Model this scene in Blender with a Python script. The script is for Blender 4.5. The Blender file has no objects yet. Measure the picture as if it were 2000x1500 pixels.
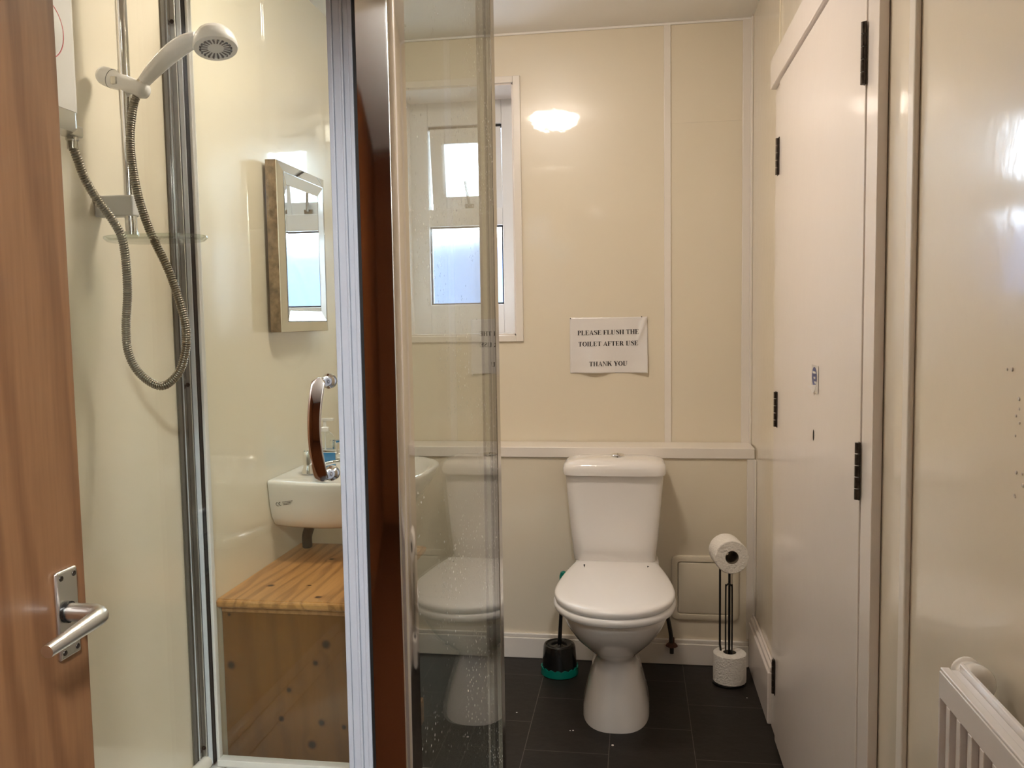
import bpy, bmesh, math, random
from mathutils import Vector, Matrix

random.seed(7)
S = bpy.context.scene
COL = S.collection
PI = math.pi

# ------------------------------------------------------------------ camera
cam_d = bpy.data.cameras.new('camera'); cam = bpy.data.objects.new('camera', cam_d); COL.objects.link(cam)
YAW, PITCH, ROLL, EYE = 0.14651, 0.07484, -0.0156, 1.26
cy, sy, cp, sp = math.cos(YAW), math.sin(YAW), math.cos(PITCH), math.sin(PITCH)
fwd = Vector((-sy * cp, cy * cp, -sp)); rgt = Vector((cy, sy, 0)); upv = rgt.cross(fwd)
r2 = rgt * math.cos(ROLL) + upv * math.sin(ROLL); u2 = -rgt * math.sin(ROLL) + upv * math.cos(ROLL)
cam.matrix_world = Matrix(((r2.x, u2.x, -fwd.x, 0), (r2.y, u2.y, -fwd.y, 0), (r2.z, u2.z, -fwd.z, EYE), (0, 0, 0, 1)))
cam_d.sensor_width = 36; cam_d.lens = 1644.5 * 36 / 2000; cam_d.clip_start = 0.02
S.camera = cam

# ------------------------------------------------------------------ light
W = bpy.data.worlds.new('World'); S.world = W; W.use_nodes = True
bg = W.node_tree.nodes['Background']; bg.inputs[0].default_value = (0.74, 0.86, 1.0, 1); bg.inputs[1].default_value = 4.2
S.view_settings.view_transform = 'Standard'; S.view_settings.look = 'None'
S.view_settings.gamma = 1; S.view_settings.use_curve_mapping = False
S.view_settings.exposure = 2.35
CEILING_LAMP, HALL_FILL = 16.0, 85.0
S.cycles.max_bounces = 14; S.cycles.transparent_max_bounces = 24; S.cycles.transmission_bounces = 10
S.cycles.glossy_bounces = 8; S.cycles.diffuse_bounces = 6
S.cycles.use_denoising = True

# ------------------------------------------------------------------ main planes (metres)
XL, XR, YB, YU, ZC = -1.067, 0.42, 3.058, 3.202, 2.33     # left / right wall, boxed lower wall, upper back wall, ceiling
YN = 0.08                                                # wall with the doorway

# ------------------------------------------------------------------ material helpers
def mat(name):
    m = bpy.data.materials.new(name); m.use_nodes = True
    return m, m.node_tree.nodes, m.node_tree.links, m.node_tree.nodes['Principled BSDF']
def pbr(name, col, rough=0.4, metal=0.0, coat=0.0, spec=0.5, bump=None, emit=None, vary=0.0, vscale=6.0):
    m, N, L, b = mat(name)
    b.inputs['Base Color'].default_value = (*col, 1); b.inputs['Roughness'].default_value = rough
    b.inputs['Metallic'].default_value = metal; b.inputs['Coat Weight'].default_value = coat
    b.inputs['Coat Roughness'].default_value = 0.06; b.inputs['Specular IOR Level'].default_value = spec
    if emit: b.inputs['Emission Color'].default_value = (*emit[0], 1); b.inputs['Emission Strength'].default_value = emit[1]
    tc = N.new('ShaderNodeTexCoord')
    if bump:
        n = N.new('ShaderNodeTexNoise'); n.inputs['Scale'].default_value = bump[0]; n.inputs['Detail'].default_value = 3
        L.new(tc.outputs['Object'], n.inputs['Vector'])
        bp = N.new('ShaderNodeBump'); bp.inputs['Strength'].default_value = bump[1]; bp.inputs['Distance'].default_value = 0.01
        L.new(n.outputs['Fac'], bp.inputs['Height']); L.new(bp.outputs['Normal'], b.inputs['Normal'])
        if coat: L.new(bp.outputs['Normal'], b.inputs['Coat Normal'])
    if vary:
        n = N.new('ShaderNodeTexNoise'); n.inputs['Scale'].default_value = vscale; n.inputs['Detail'].default_value = 4
        L.new(tc.outputs['Object'], n.inputs['Vector'])
        r = N.new('ShaderNodeValToRGB'); r.color_ramp.elements[0].position = .3; r.color_ramp.elements[1].position = .7
        r.color_ramp.elements[0].color = (*[c * (1 - vary) for c in col], 1); r.color_ramp.elements[1].color = (*[min(1, c * (1 + vary * .5)) for c in col], 1)
        L.new(n.outputs['Fac'], r.inputs['Fac']); L.new(r.outputs['Color'], b.inputs['Base Color'])
    return m
def math_node(N, L, op, a, b=None):
    n = N.new('ShaderNodeMath'); n.operation = op
    for i, v in enumerate((a, b)):
        if v is None: continue
        if isinstance(v, (int, float)): n.inputs[i].default_value = v
        else: L.new(v, n.inputs[i])
    return n.outputs[0]
def clear_glass(name, tint, specks=0.0, base=0.04):
    """A pane: what passes straight through, plus a mirror that grows towards grazing angles (same on both faces)."""
    m, N, L, b = mat(name); N.remove(b); out = N['Material Output']
    g = N.new('ShaderNodeNewGeometry'); d = N.new('ShaderNodeVectorMath'); d.operation = 'DOT_PRODUCT'
    L.new(g.outputs['Normal'], d.inputs[0]); L.new(g.outputs['Incoming'], d.inputs[1])
    c = math_node(N, L, 'ABSOLUTE', d.outputs['Value']); c = math_node(N, L, 'SUBTRACT', 1.0, c)
    f = math_node(N, L, 'POWER', c, 5.0); f = math_node(N, L, 'MULTIPLY', f, 1 - base); f = math_node(N, L, 'ADD', f, base)
    t = N.new('ShaderNodeBsdfTransparent'); t.inputs[0].default_value = (*tint, 1)
    gl = N.new('ShaderNodeBsdfGlossy'); gl.inputs['Roughness'].default_value = 0.0
    mx = N.new('ShaderNodeMixShader'); L.new(f, mx.inputs[0]); L.new(t.outputs[0], mx.inputs[1]); L.new(gl.outputs[0], mx.inputs[2])
    last = mx
    if specks:
        tc = N.new('ShaderNodeTexCoord'); v = N.new('ShaderNodeTexVoronoi'); v.inputs['Scale'].default_value = 75
        n = N.new('ShaderNodeTexNoise'); n.inputs['Scale'].default_value = 5
        L.new(tc.outputs['Object'], v.inputs['Vector']); L.new(tc.outputs['Object'], n.inputs['Vector'])
        r = N.new('ShaderNodeMapRange'); r.inputs[1].default_value = .20; r.inputs[2].default_value = .10; L.new(v.outputs['Distance'], r.inputs[0])
        q = N.new('ShaderNodeMapRange'); q.inputs[1].default_value = .42; q.inputs[2].default_value = .62; L.new(n.outputs['Fac'], q.inputs[0])
        k = math_node(N, L, 'MULTIPLY', r.outputs[0], q.outputs[0]); k = math_node(N, L, 'MULTIPLY', k, specks)
        df = N.new('ShaderNodeBsdfDiffuse'); df.inputs[0].default_value = (.85, .85, .82, 1)
        m2 = N.new('ShaderNodeMixShader'); L.new(k, m2.inputs[0]); L.new(mx.outputs[0], m2.inputs[1]); L.new(df.outputs[0], m2.inputs[2]); last = m2
    L.new(last.outputs[0], out.inputs[0])
    return m
def wood(name, dark, light, along='Z', scale=14.0, distort=3.0, rough=0.35, coat=0.2, knots=None, plane=('X', 'Z'), rings=0.6):
    """Grain runs along one object axis; knots are (u, v, radius) in the plane of the board."""
    m, N, L, b = mat(name)
    tc = N.new('ShaderNodeTexCoord'); mp = N.new('ShaderNodeMapping')
    st = {'X': (0.10, 1, 1), 'Y': (1, 0.10, 1), 'Z': (1, 1, 0.10)}[along]
    mp.inputs['Scale'].default_value = st
    L.new(tc.outputs['Object'], mp.inputs['Vector'])
    vec = mp.outputs[0]
    kd = None
    if knots:
        sx = N.new('ShaderNodeSeparateXYZ'); L.new(tc.outputs['Object'], sx.inputs[0])
        ch = {'X': 0, 'Y': 1, 'Z': 2}
        for (ku, kv, kr) in knots:
            du = math_node(N, L, 'SUBTRACT', sx.outputs[ch[plane[0]]], ku); dv = math_node(N, L, 'SUBTRACT', sx.outputs[ch[plane[1]]], kv)
            du = math_node(N, L, 'MULTIPLY', du, du); dv = math_node(N, L, 'MULTIPLY', dv, dv)
            s = math_node(N, L, 'ADD', du, dv); s = math_node(N, L, 'SQRT', s); s = math_node(N, L, 'DIVIDE', s, kr)
            kd = s if kd is None else math_node(N, L, 'MINIMUM', kd, s)
        near = math_node(N, L, 'MULTIPLY', kd, kd); near = math_node(N, L, 'ADD', near, 1.0); near = math_node(N, L, 'DIVIDE', 0.05, near)
        cb = N.new('ShaderNodeCombineXYZ'); L.new(near, cb.inputs[0]); L.new(near, cb.inputs[1]); L.new(near, cb.inputs[2])
        ad = N.new('ShaderNodeVectorMath'); ad.operation = 'ADD'; L.new(vec, ad.inputs[0]); L.new(cb.outputs[0], ad.inputs[1]); vec = ad.outputs[0]
    wv = N.new('ShaderNodeTexWave'); wv.wave_type = 'BANDS'; wv.bands_direction = {'X': 'Y', 'Y': 'X', 'Z': 'DIAGONAL'}[along]
    wv.inputs['Scale'].default_value = scale; wv.inputs['Distortion'].default_value = distort; wv.inputs['Detail'].default_value = 3; wv.inputs['Detail Scale'].default_value = 1.3
    L.new(vec, wv.inputs['Vector'])
    mp2 = N.new('ShaderNodeMapping'); mp2.inputs['Scale'].default_value = tuple(60 * s if s == 1 else 30 * s for s in st); L.new(tc.outputs['Object'], mp2.inputs['Vector'])
    nz = N.new('ShaderNodeTexNoise'); nz.inputs['Scale'].default_value = 3; nz.inputs['Detail'].default_value = 5; L.new(mp2.outputs[0], nz.inputs['Vector'])
    big = N.new('ShaderNodeTexNoise'); big.inputs['Scale'].default_value = 3.5; L.new(mp.outputs[0], big.inputs['Vector'])
    r = N.new('ShaderNodeMapRange'); r.inputs[1].default_value = 0.0; r.inputs[2].default_value = .55; L.new(wv.outputs['Fac'], r.inputs[0])
    f = math_node(N, L, 'MULTIPLY', math_node(N, L, 'SUBTRACT', 1.0, r.outputs[0]), rings)
    f2 = math_node(N, L, 'MULTIPLY', math_node(N, L, 'SUBTRACT', nz.outputs['Fac'], .35), .7)
    f3 = math_node(N, L, 'MULTIPLY', math_node(N, L, 'SUBTRACT', big.outputs['Fac'], .4), .8)
    f = math_node(N, L, 'ADD', f, math_node(N, L, 'ADD', f2, f3))
    cr = N.new('ShaderNodeValToRGB'); cr.color_ramp.elements[0].color = (*light, 1); cr.color_ramp.elements[1].color = (*dark, 1)
    L.new(f, cr.inputs['Fac']); col = cr.outputs['Color']
    if knots:
        kr = N.new('ShaderNodeValToRGB'); E = kr.color_ramp.elements
        E[0].position = 0.0; E[0].color = (.05, .02, .006, 1); E[1].position = 1.0; E[1].color = (1, 1, 1, 1)
        e = E.new(.45); e.color = (.10, .045, .014, 1); e = E.new(.62); e.color = (.45, .33, .22, 1)
        sc = math_node(N, L, 'DIVIDE', kd, 1.9); L.new(sc, kr.inputs['Fac'])
        mu = N.new('ShaderNodeMix'); mu.data_type = 'RGBA'; mu.blend_type = 'MULTIPLY'; mu.inputs[0].default_value = 1
        L.new(col, mu.inputs[6]); L.new(kr.outputs['Color'], mu.inputs[7]); col = mu.outputs[2]
    L.new(col, b.inputs['Base Color'])
    b.inputs['Roughness'].default_value = rough; b.inputs['Coat Weight'].default_value = coat; b.inputs['Coat Roughness'].default_value = .15
    return m

# ------------------------------------------------------------------ mesh helpers
class MB:
    def __init__(s): s.v, s.f = [], []
    def add(s, vs, fs):
        o = len(s.v); s.v += [tuple(v) for v in vs]; s.f += [tuple(i + o for i in f) for f in fs]; return s
    def box(s, x0, x1, y0, y1, z0, z1):
        return s.add([(x0, y0, z0), (x1, y0, z0), (x1, y1, z0), (x0, y1, z0), (x0, y0, z1), (x1, y0, z1), (x1, y1, z1), (x0, y1, z1)],
                     [(0, 3, 2, 1), (4, 5, 6, 7), (0, 1, 5, 4), (1, 2, 6, 5), (2, 3, 7, 6), (3, 0, 4, 7)])
    def loft(s, rings, caps=True, closed=False):
        n = len(rings[0]); vs = [p for r in rings for p in r]; fs = []; m = len(rings)
        for i in range(m if closed else m - 1):
            a, c = i * n, ((i + 1) % m) * n
            for j in range(n):
                k = (j + 1) % n; fs.append((a + j, a + k, c + k, c + j))
        if caps and not closed: fs += [tuple(reversed(range(n))), tuple(range((m - 1) * n, m * n))]
        return s.add(vs, fs)
    def tube(s, pts, r, n=14, caps=True):
        pts = [Vector(p) for p in pts]; m = len(pts); rs = r if isinstance(r, (list, tuple)) else [r] * m
        t = [(pts[min(i + 1, m - 1)] - pts[max(i - 1, 0)]).normalized() for i in range(m)]
        ref = Vector((0, 0, 1)) if abs(t[0].z) < .9 else Vector((1, 0, 0))
        nn = (ref - t[0] * ref.dot(t[0])).normalized(); rings = []
        for i in range(m):
            nn = (nn - t[i] * nn.dot(t[i])).normalized(); bb = t[i].cross(nn)
            rings.append([pts[i] + (nn * math.cos(2 * PI * j / n) + bb * math.sin(2 * PI * j / n)) * rs[i] for j in range(n)])
        return s.loft(rings, caps)
    def lathe(s, prof, origin, axis=(0, 0, 1), n=32, caps=True):
        a = Vector(axis).normalized(); ref = Vector((1, 0, 0)) if abs(a.x) < .9 else Vector((0, 1, 0))
        u = (ref - a * ref.dot(a)).normalized(); w = a.cross(u); o = Vector(origin)
        return s.loft([[o + a * h + (u * math.cos(2 * PI * j / n) + w * math.sin(2 * PI * j / n)) * max(r, 1e-5) for j in range(n)] for (r, h) in prof], caps)
def spline(pts, k=10):
    """Catmull-Rom through the points."""
    P = [Vector(p) for p in pts]; P = [P[0] * 2 - P[1]] + P + [P[-1] * 2 - P[-2]]; out = []
    for i in range(1, len(P) - 2):
        for j in range(k):
            t = j / k; a, b, c, d = P[i - 1:i + 3]
            out.append(0.5 * ((2 * b) + (c - a) * t + (2 * a - 5 * b + 4 * c - d) * t * t + (3 * b - a - 3 * c + d) * t ** 3))
    out.append(P[-2]); return out
def spow(v, e): return math.copysign(abs(v) ** e, v)
def sring(cx, cy_, z, rx, ry, e=2.0, n=48, ry2=None):
    """superellipse ring in XY; ry is the -Y half, ry2 the +Y half"""
    out = []
    for j in range(n):
        a = 2 * PI * j / n; c, s_ = spow(math.cos(a), 2 / e), spow(math.sin(a), 2 / e)
        out.append((cx + rx * c, cy_ + (ry2 if (ry2 is not None and s_ > 0) else ry) * s_, z))
    return out
def obj(name, mb, m, parent=None, smooth=False, bevel=0.0, seg=2, sub=0, label=None):
    me = bpy.data.meshes.new(name); me.from_pydata(mb.v, [], mb.f); me.update()
    bm = bmesh.new(); bm.from_mesh(me); bmesh.ops.recalc_face_normals(bm, faces=bm.faces); bm.to_mesh(me); bm.free()
    me.materials.append(m); o = bpy.data.objects.new(name, me); COL.objects.link(o)
    if parent: o.parent = parent; o.matrix_parent_inverse = parent.matrix_world.inverted()
    if smooth:
        me.shade_smooth()
        try: me.set_sharp_from_angle(angle=math.radians(smooth if smooth is not True else 42))
        except Exception: pass
    if bevel:
        b = o.modifiers.new('Bevel', 'BEVEL'); b.width = bevel; b.segments = seg; b.limit_method = 'ANGLE'; b.angle_limit = math.radians(40)
        me.shade_smooth(); b.harden_normals = True
    if sub: s_ = o.modifiers.new('Sub', 'SUBSURF'); s_.levels = sub; s_.render_levels = sub
    if label: o['label'] = label
    return o
def thing(name, label, cat, loc, group=None):
    o = bpy.data.objects.new(name, None); COL.objects.link(o); o.location = loc; o.empty_display_size = .05
    o.matrix_world = Matrix.Translation(loc)
    o['label'] = label; o['category'] = cat
    if group: o['group'] = group
    return o
def tag(o, label, cat, group=None):
    o['label'] = label; o['category'] = cat
    if group: o['group'] = group
    return o
def struct(name, mb, m, label=None, cat=None, **k):
    o = obj(name, mb, m, **k); o['kind'] = 'structure'
    if label: o['label'] = label
    if cat: o['category'] = cat
    return o

# ------------------------------------------------------------------ materials
M = {}
M['cream'] = pbr('cream_laminate', (.77, .695, .555), .32, coat=1.0, bump=(26, .022))
M['cream'].node_tree.nodes['Principled BSDF'].inputs['Coat Roughness'].default_value = .04
M['cream_soft'] = pbr('cream_laminate_worn', (.77, .695, .57), .34, coat=1.0, bump=(26, .03))
M['cream_soft'].node_tree.nodes['Principled BSDF'].inputs['Coat Roughness'].default_value = .11
M['trim'] = pbr('white_plastic_trim', (.80, .75, .69), .28, coat=.2)
M['paint'] = pbr('white_gloss_paint', (.80, .735, .69), .27, coat=.35, bump=(9, .05))
M['ceil'] = pbr('white_ceiling', (.88, .86, .83), .6)
M['carpet'] = pbr('brown_carpet', (.024, .0055, .0006), .95, spec=.05)
M['hall'] = pbr('hall_paint', (.62, .58, .52), .7)
M['ceramic'] = pbr('white_ceramic', (.80, .765, .73), .14, coat=.6)
M['plastic'] = pbr('white_plastic', (.78, .76, .74), .25, coat=.2)
M['greyplastic'] = pbr('grey_white_plastic', (.60, .59, .58), .35)
M['upvc'] = pbr('window_frame_plastic', (.80, .80, .80), .3)
M['chrome'] = pbr('chrome', (.82, .82, .83), .06, metal=1)
M['chrome_dark'] = pbr('aged_chrome', (.50, .48, .44), .2, metal=1, bump=(30, .05))
M['groove'] = pbr('dark_sealant', (.10, .09, .07), .3, coat=.3)
M['bead'] = pbr('pale_grey_bead', (.62, .65, .70), .3, coat=.3)
M['hose'] = pbr('ribbed_hose_metal', (.30, .27, .22), .28, metal=1)
M['satin'] = pbr('satin_metal', (.72, .70, .67), .30, metal=1)
M['mirror'] = pbr('mirror_glass', (.90, .91, .90), .0, metal=1)
M['bronze'] = pbr('aged_bronze_edge', (.34, .25, .16), .45, metal=.7, vary=.45, vscale=55)
M['black'] = pbr('black_plastic', (.008, .008, .008), .22, coat=.3)
M['wire'] = pbr('black_wire', (.006, .006, .006), .35)
M['teal'] = pbr('teal_plastic', (.0, .17, .125), .3)
M['rust'] = pbr('dark_hinge_metal', (.075, .06, .05), .4, metal=.8, vary=.5, vscale=90)
M['paper'] = pbr('toilet_paper', (.88, .84, .79), .9, bump=(160, .5))
M['card'] = pbr('cardboard_core', (.15, .12, .085), .9)
M['sheet'] = pbr('laminated_paper', (.78, .75, .73), .25, coat=1.0)
M['ink'] = pbr('black_ink', (.012, .010, .012), .3)
M['rubber'] = pbr('black_rubber', (.006, .006, .006), .5)
M['seal'] = pbr('milky_seal', (.40, .42, .47), .35)
M['rad'] = pbr('radiator_enamel', (.80, .77, .76), .24, coat=.4)
M['hole_dark'] = pbr('dark_hole', (.02, .015, .012), .9)  # near-black puts the shade inside holes and gaps into colour; also the batten
M['pink'] = pbr('pink_print', (.55, .10, .12), .4)
M['blue'] = pbr('blue_print', (.035, .055, .20), .4)
M['tube'] = pbr('dark_braided_pipe', (.055, .05, .042), .45, metal=.5, bump=(300, .4))
M['clear'] = clear_glass('shower_glass', (.965, .985, .97), specks=.0)
M['clear_spots'] = clear_glass('shower_glass_spotted', (.955, .98, .965), specks=.85, base=.055)
M['acrylic'] = clear_glass('clear_acrylic', (.90, .93, .90), base=.12)
M['bottle'] = clear_glass('clear_bottle_plastic', (.95, .98, .98), base=.035)
M['lamp'] = pbr('lamp_dome', (.9, .9, .88), .4, emit=((1.0, .88, .76), CEILING_LAMP))
M['hallfill'] = pbr('hall_fill', (.9, .9, .88), .4, emit=((.96, .99, 1.0), HALL_FILL))  # glow of the added hall dome, fill light through the doorway
M['outside'] = pbr('blue_grey_render', (.050, .066, .11), .9)
m, N_, L_, b_ = mat('blue_liquid'); M['liquid'] = m
b_.inputs['Base Color'].default_value = (.0, .22, .52, 1); b_.inputs['Roughness'].default_value = .15
m, N_, L_, b_ = mat('frosted_pane'); M['frost'] = m
b_.inputs['Base Color'].default_value = (.95, .98, 1, 1); b_.inputs['Roughness'].default_value = .22
b_.inputs['Transmission Weight'].default_value = 1; b_.inputs['IOR'].default_value = 1.2
M['timber'] = wood('stained_timber', (.115, .042, .014), (.235, .112, .048), 'Z', 11, 6.0, .42, .2, rings=.45)
KN = [(a, b, c * .62) for a, b, c in [(-1.045, .513, .005), (-.855, .523, .005), (-.786, .444, .013), (-1.045, .378, .012), (-.815, .394, .008), (-.889, .319, .008),
      (-.913, .241, .009), (-.804, .236, .010), (-.744, .228, .007), (-.832, .176, .013)]]
M['darkwood'] = wood('dark_stained_panelling', (.030, .0065, .0004), (.060, .0135, .0008), 'Z', 9, 4.0, .75, .0, rings=.3)
M['darkwood'].node_tree.nodes['Principled BSDF'].inputs['Specular IOR Level'].default_value = .1
M['pine_side'] = wood('pine_side', (.13, .045, .006), (.235, .092, .014), 'Z', 9, 3.0, .45, .1, knots=KN, rings=.30)
KT = [(a, b, c * .7) for a, b, c in [(-.975, 2.10, .010), (-.87, 2.11, .006), (-.81, 2.02, .009), (-.90, 2.36, .008), (-.84, 2.34, .010)]]
M['pine_top'] = wood('pine_top', (.19, .066, .014), (.66, .33, .115), 'Y', 8, 14.0, .30, .3, knots=KT, plane=('X', 'Y'), rings=.42)
M['pine'] = wood('pine_front', (.22, .085, .022), (.46, .225, .085), 'Y', 11, 3.0, .4, .1, rings=.35)
# slate vinyl tiles
m, N_, L_, b_ = mat('slate_tile'); M['floor'] = m
tc = N_.new('ShaderNodeTexCoord'); sx = N_.new('ShaderNodeSeparateXYZ'); cb = N_.new('ShaderNodeCombineXYZ')
L_.new(tc.outputs['Object'], sx.inputs[0])
L_.new(math_node(N_, L_, 'ADD', sx.outputs[1], 10.425 - 2.545 - .0), cb.inputs[0]); L_.new(math_node(N_, L_, 'ADD', sx.outputs[0], .33 + .247 * 12), cb.inputs[1])
br = N_.new('ShaderNodeTexBrick'); br.offset = .5; br.inputs['Scale'].default_value = 1; br.inputs['Brick Width'].default_value = .3475; br.inputs['Row Height'].default_value = .247
br.inputs['Mortar Size'].default_value = .0011; br.inputs['Mortar Smooth'].default_value = .2
br.inputs['Color1'].default_value = (.0135, .0105, .0085, 1); br.inputs['Color2'].default_value = (.0165, .013, .0105, 1); br.inputs['Mortar'].default_value = (.11, .095, .08, 1)
L_.new(cb.outputs[0], br.inputs['Vector']); L_.new(br.outputs['Color'], b_.inputs['Base Color'])
nz = N_.new('ShaderNodeTexNoise'); nz.inputs['Scale'].default_value = 22; nz.inputs['Detail'].default_value = 6; L_.new(tc.outputs['Object'], nz.inputs['Vector'])
bp = N_.new('ShaderNodeBump'); bp.inputs['Strength'].default_value = .12; bp.inputs['Distance'].default_value = .01; L_.new(nz.outputs['Fac'], bp.inputs['Height']); L_.new(bp.outputs[0], b_.inputs['Normal'])
b_.inputs['Roughness'].default_value = .46; b_.inputs['Specular IOR Level'].default_value = .3

# ================================================================== THE ROOM
YH = -3.2                                      # far end of the hall behind the camera
struct('floor', MB().box(-1.25, XR + .15, -.04, YU + .3, -.06, 0), M['floor'], 'black slate effect tile floor with thin grey grout lines', 'floor')
struct('floor_hall', MB().box(-1.25, XR + .15, YH - .1, -.04, -.06, 0), M['carpet'], 'brown hall floor behind the camera', 'floor')
struct('ceiling', MB().box(-1.25, XR + .15, YH - .1, YU + .3, ZC, ZC + .06), M['ceil'], 'white ceiling of the shower room', 'ceiling')
struct('wall_left', MB().box(XL - .1, XL, YN, YU + .3, 0, ZC), M['cream'], 'glossy cream panelled wall behind the shower and basin', 'wall')
struct('wall_right', MB().box(XR, XR + .1, YN, YU + .3, 0, ZC), M['cream_soft'], 'glossy cream panelled wall beside the white door', 'wall')
WX0, WX1, WZ0, WZ1 = -.912, -.452, 1.205, 2.150   # window opening
wb = MB().box(XL, WX0, YU, YU + .27, 0, ZC).box(WX1, XR, YU, YU + .27, 0, ZC).box(WX0, WX1, YU, YU + .27, 0, WZ0).box(WX0, WX1, YU, YU + .27, WZ1, ZC)
struct('wall_back', wb, M['cream'], 'glossy cream panelled wall holding the window and the paper notice', 'wall')
struct('wall_boxing', MB().box(XL, XR, YB, YU, 0, .786), M['cream'], 'boxed out lower cream wall behind the toilet', 'wall')
struct('wall_near', MB().box(XL - .1, -.72, YN - .12, YN, 0, ZC).box(.14, XR + .1, YN - .12, YN, 0, ZC).box(-.72, .14, YN - .12, YN, 2.02, ZC), M['cream'], 'wall with the doorway the photo is taken from', 'wall')
struct('wall_hall', MB().box(-1.25, XR + .15, YH - .1, YH, 0, ZC).box(-1.25, -1.15, YH, YN - .12, 0, ZC).box(XR + .05, XR + .15, YH, YN - .12, 0, ZC), M['hall'], 'plain hall walls beyond the doorway', 'wall')
struct('wall_hall_panelling', MB().box(-1.15, -1.12, YH, YN - .125, 0, ZC - .01).box(-1.12, XR + .045, YH, YH + .03, 0, ZC - .01), M['darkwood'], 'dark brown timber panelling in the hall behind the camera', 'wall')
# vertical joint strips and ledge trims
def strip(n, mb, label, m='trim', bevel=.002): return struct(f'trim_{n}', mb, M[m], label, 'trim', bevel=bevel)
strip(1, MB().box(.106, .131, YU - .006, YU, .79, ZC - .004), 'white vertical joint strip on the back wall right of the notice')
strip(2, MB().box(XR - .034, XR, YU - .008, YU, .79, ZC - .004).box(XR - .008, XR, YU - .034, YU - .008, .79, ZC - .004), 'white corner strip where back and right walls meet above the ledge')
strip(3, MB().box(XL, XR - .004, YB - .006, YU - .006, .786, .796).box(XL, XR - .004, YB - .008, YB - .0005, .757, .796), 'white edged ledge along the back wall above the toilet', bevel=.003)
strip(4, MB().box(XR - .03, XR, YB - .007, YB, .10, .756).box(XR - .007, XR, YB - .03, YB - .007, .10, .756), 'white corner strip in the corner right of the toilet roll stand')
strip(5, MB().box(XR - .005, XR, 2.590, 2.602, 1.995, ZC), 'thin cream joint strip on the right wall above the door corner', 'cream', .001)
strip(6, MB().box(XR - .010, XR, 1.352, 1.382, 0, ZC), 'white vertical joint strip on the right wall nearest the camera', 'trim', .004)
strip(7, MB().box(XL, XR, YU - .008, YU, ZC - .008, ZC), 'thin sealant bead along the ceiling edge of the back wall', 'ceil', .002)
# faint panel joints
strip(8, MB().box(.131, XR - .036, YU - .0012, YU, 1.972, 1.9745), 'fine horizontal panel joint right of the joint strip', 'cream', 0)
# skirting
struct('baseboard_back', MB().box(XL, XR - .022, YB - .018, YB, 0, .078).box(XL, XR - .022, YB - .013, YB, .078, .092), M['trim'], 'white skirting board behind the toilet', 'skirting board', bevel=.003)
struct('baseboard_right', MB().box(XR - .022, XR, 2.61, YB, 0, .165).box(XR - .016, XR, 2.61, YB, .165, .183).box(XR - .009, XR, 2.61, YB, .183, .195), M['paint'], 'tall moulded cream white skirting in the right corner', 'skirting board', bevel=.004)
struct('wall_outside', MB().box(-4, 3, 6.2, 6.4, -1, 1.90), M['outside'], 'blue grey wall outside, blurred by the frosted pane', 'wall')

# ---------------------------------------------------------------- window_1
YW = 3.405
win = thing('window_1', 'white plastic window with small top opener and frosted pane', 'window', ((WX0 + WX1) / 2, YW, WZ0)); win['kind'] = 'structure'
fx0, fx1 = WX0, WX1; a0, a1 = -.834, -.530      # openings in the fixed frame
fr = MB()
fr.box(fx0, a0, YW, YW + .06, WZ0, WZ1).box(a1, fx1, YW, YW + .06, WZ0, WZ1).box(a0, a1, YW, YW + .06, 2.052, WZ1)
fr.box(a0, a1, YW, YW + .06, 1.648, 1.718).box(a0, a1, YW, YW + .06, WZ0, 1.330)
obj('window_frame', fr, M['upvc'], win, bevel=.003)
obj('window_lining', MB().box(WX0 - .002, WX0 + .006, YU, YW, WZ0, WZ1).box(WX1 - .006, WX1 + .002, YU, YW, WZ0, WZ1).box(WX0, WX1, YU, YW, WZ1 - .006, WZ1 + .002).box(WX0, WX1, YU, YW, WZ0 - .002, WZ0 + .006), M['paint'], win, label='white painted reveal')
c = MB(); ct = .010
c.box(WX1, WX1 + .028, YU - ct, YU, WZ0 - .024, WZ1 + .024).box(WX0 - .028, WX0, YU - ct, YU, WZ0 - .024, WZ1 + .024)
c.box(WX0, WX1, YU - ct, YU, WZ1, WZ1 + .024).box(WX0, WX1, YU - ct, YU, WZ0 - .024, WZ0)
obj('casing', c, M['trim'], win, bevel=.002)
obj('pane', MB().box(a0, a1, YW + .025, YW + .031, 1.330, 1.648), M['frost'], win, label='frosted lower pane')
g = MB().box(a0, a0 + .006, YW + .012, YW + .026, 1.33, 1.648).box(a1 - .006, a1, YW + .012, YW + .026, 1.33, 1.648).box(a0, a1, YW + .012, YW + .026, 1.642, 1.648).box(a0, a1, YW + .012, YW + .026, 1.33, 1.336)
obj('gasket', g, M['rubber'], win)
obj('head_gasket', MB().box(a0, a1, YW + .018, YW + .05, 2.0435, 2.0525), M['rubber'], win)
# top-hung opener, pushed out a little at the bottom
sash = bpy.data.objects.new('sash', None); COL.objects.link(sash); sash.matrix_world = Matrix.Translation((0, YW + .035, 2.045))
sash.parent = win; sash.matrix_parent_inverse = win.matrix_world.inverted(); sash['label'] = 'top opener tilted outward at its bottom'
s0, s1, sz0, sz1 = a0 + .005, a1 - .005, 1.722, 2.045
g0, g1, gz0, gz1 = s0 + .060, s1 - .060, 1.775, 1.985
sf = MB().box(s0, g0, YW + .01, YW + .06, sz0, sz1).box(g1, s1, YW + .01, YW + .06, sz0, sz1).box(g0, g1, YW + .01, YW + .06, gz1, sz1).box(g0, g1, YW + .01, YW + .06, sz0, gz0)
obj('sash_frame', sf, M['upvc'], sash, bevel=.003)
obj('pane', MB().box(g0, g1, YW + .032, YW + .038, gz0, gz1), M['frost'], sash, label='small frosted upper pane')
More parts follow.
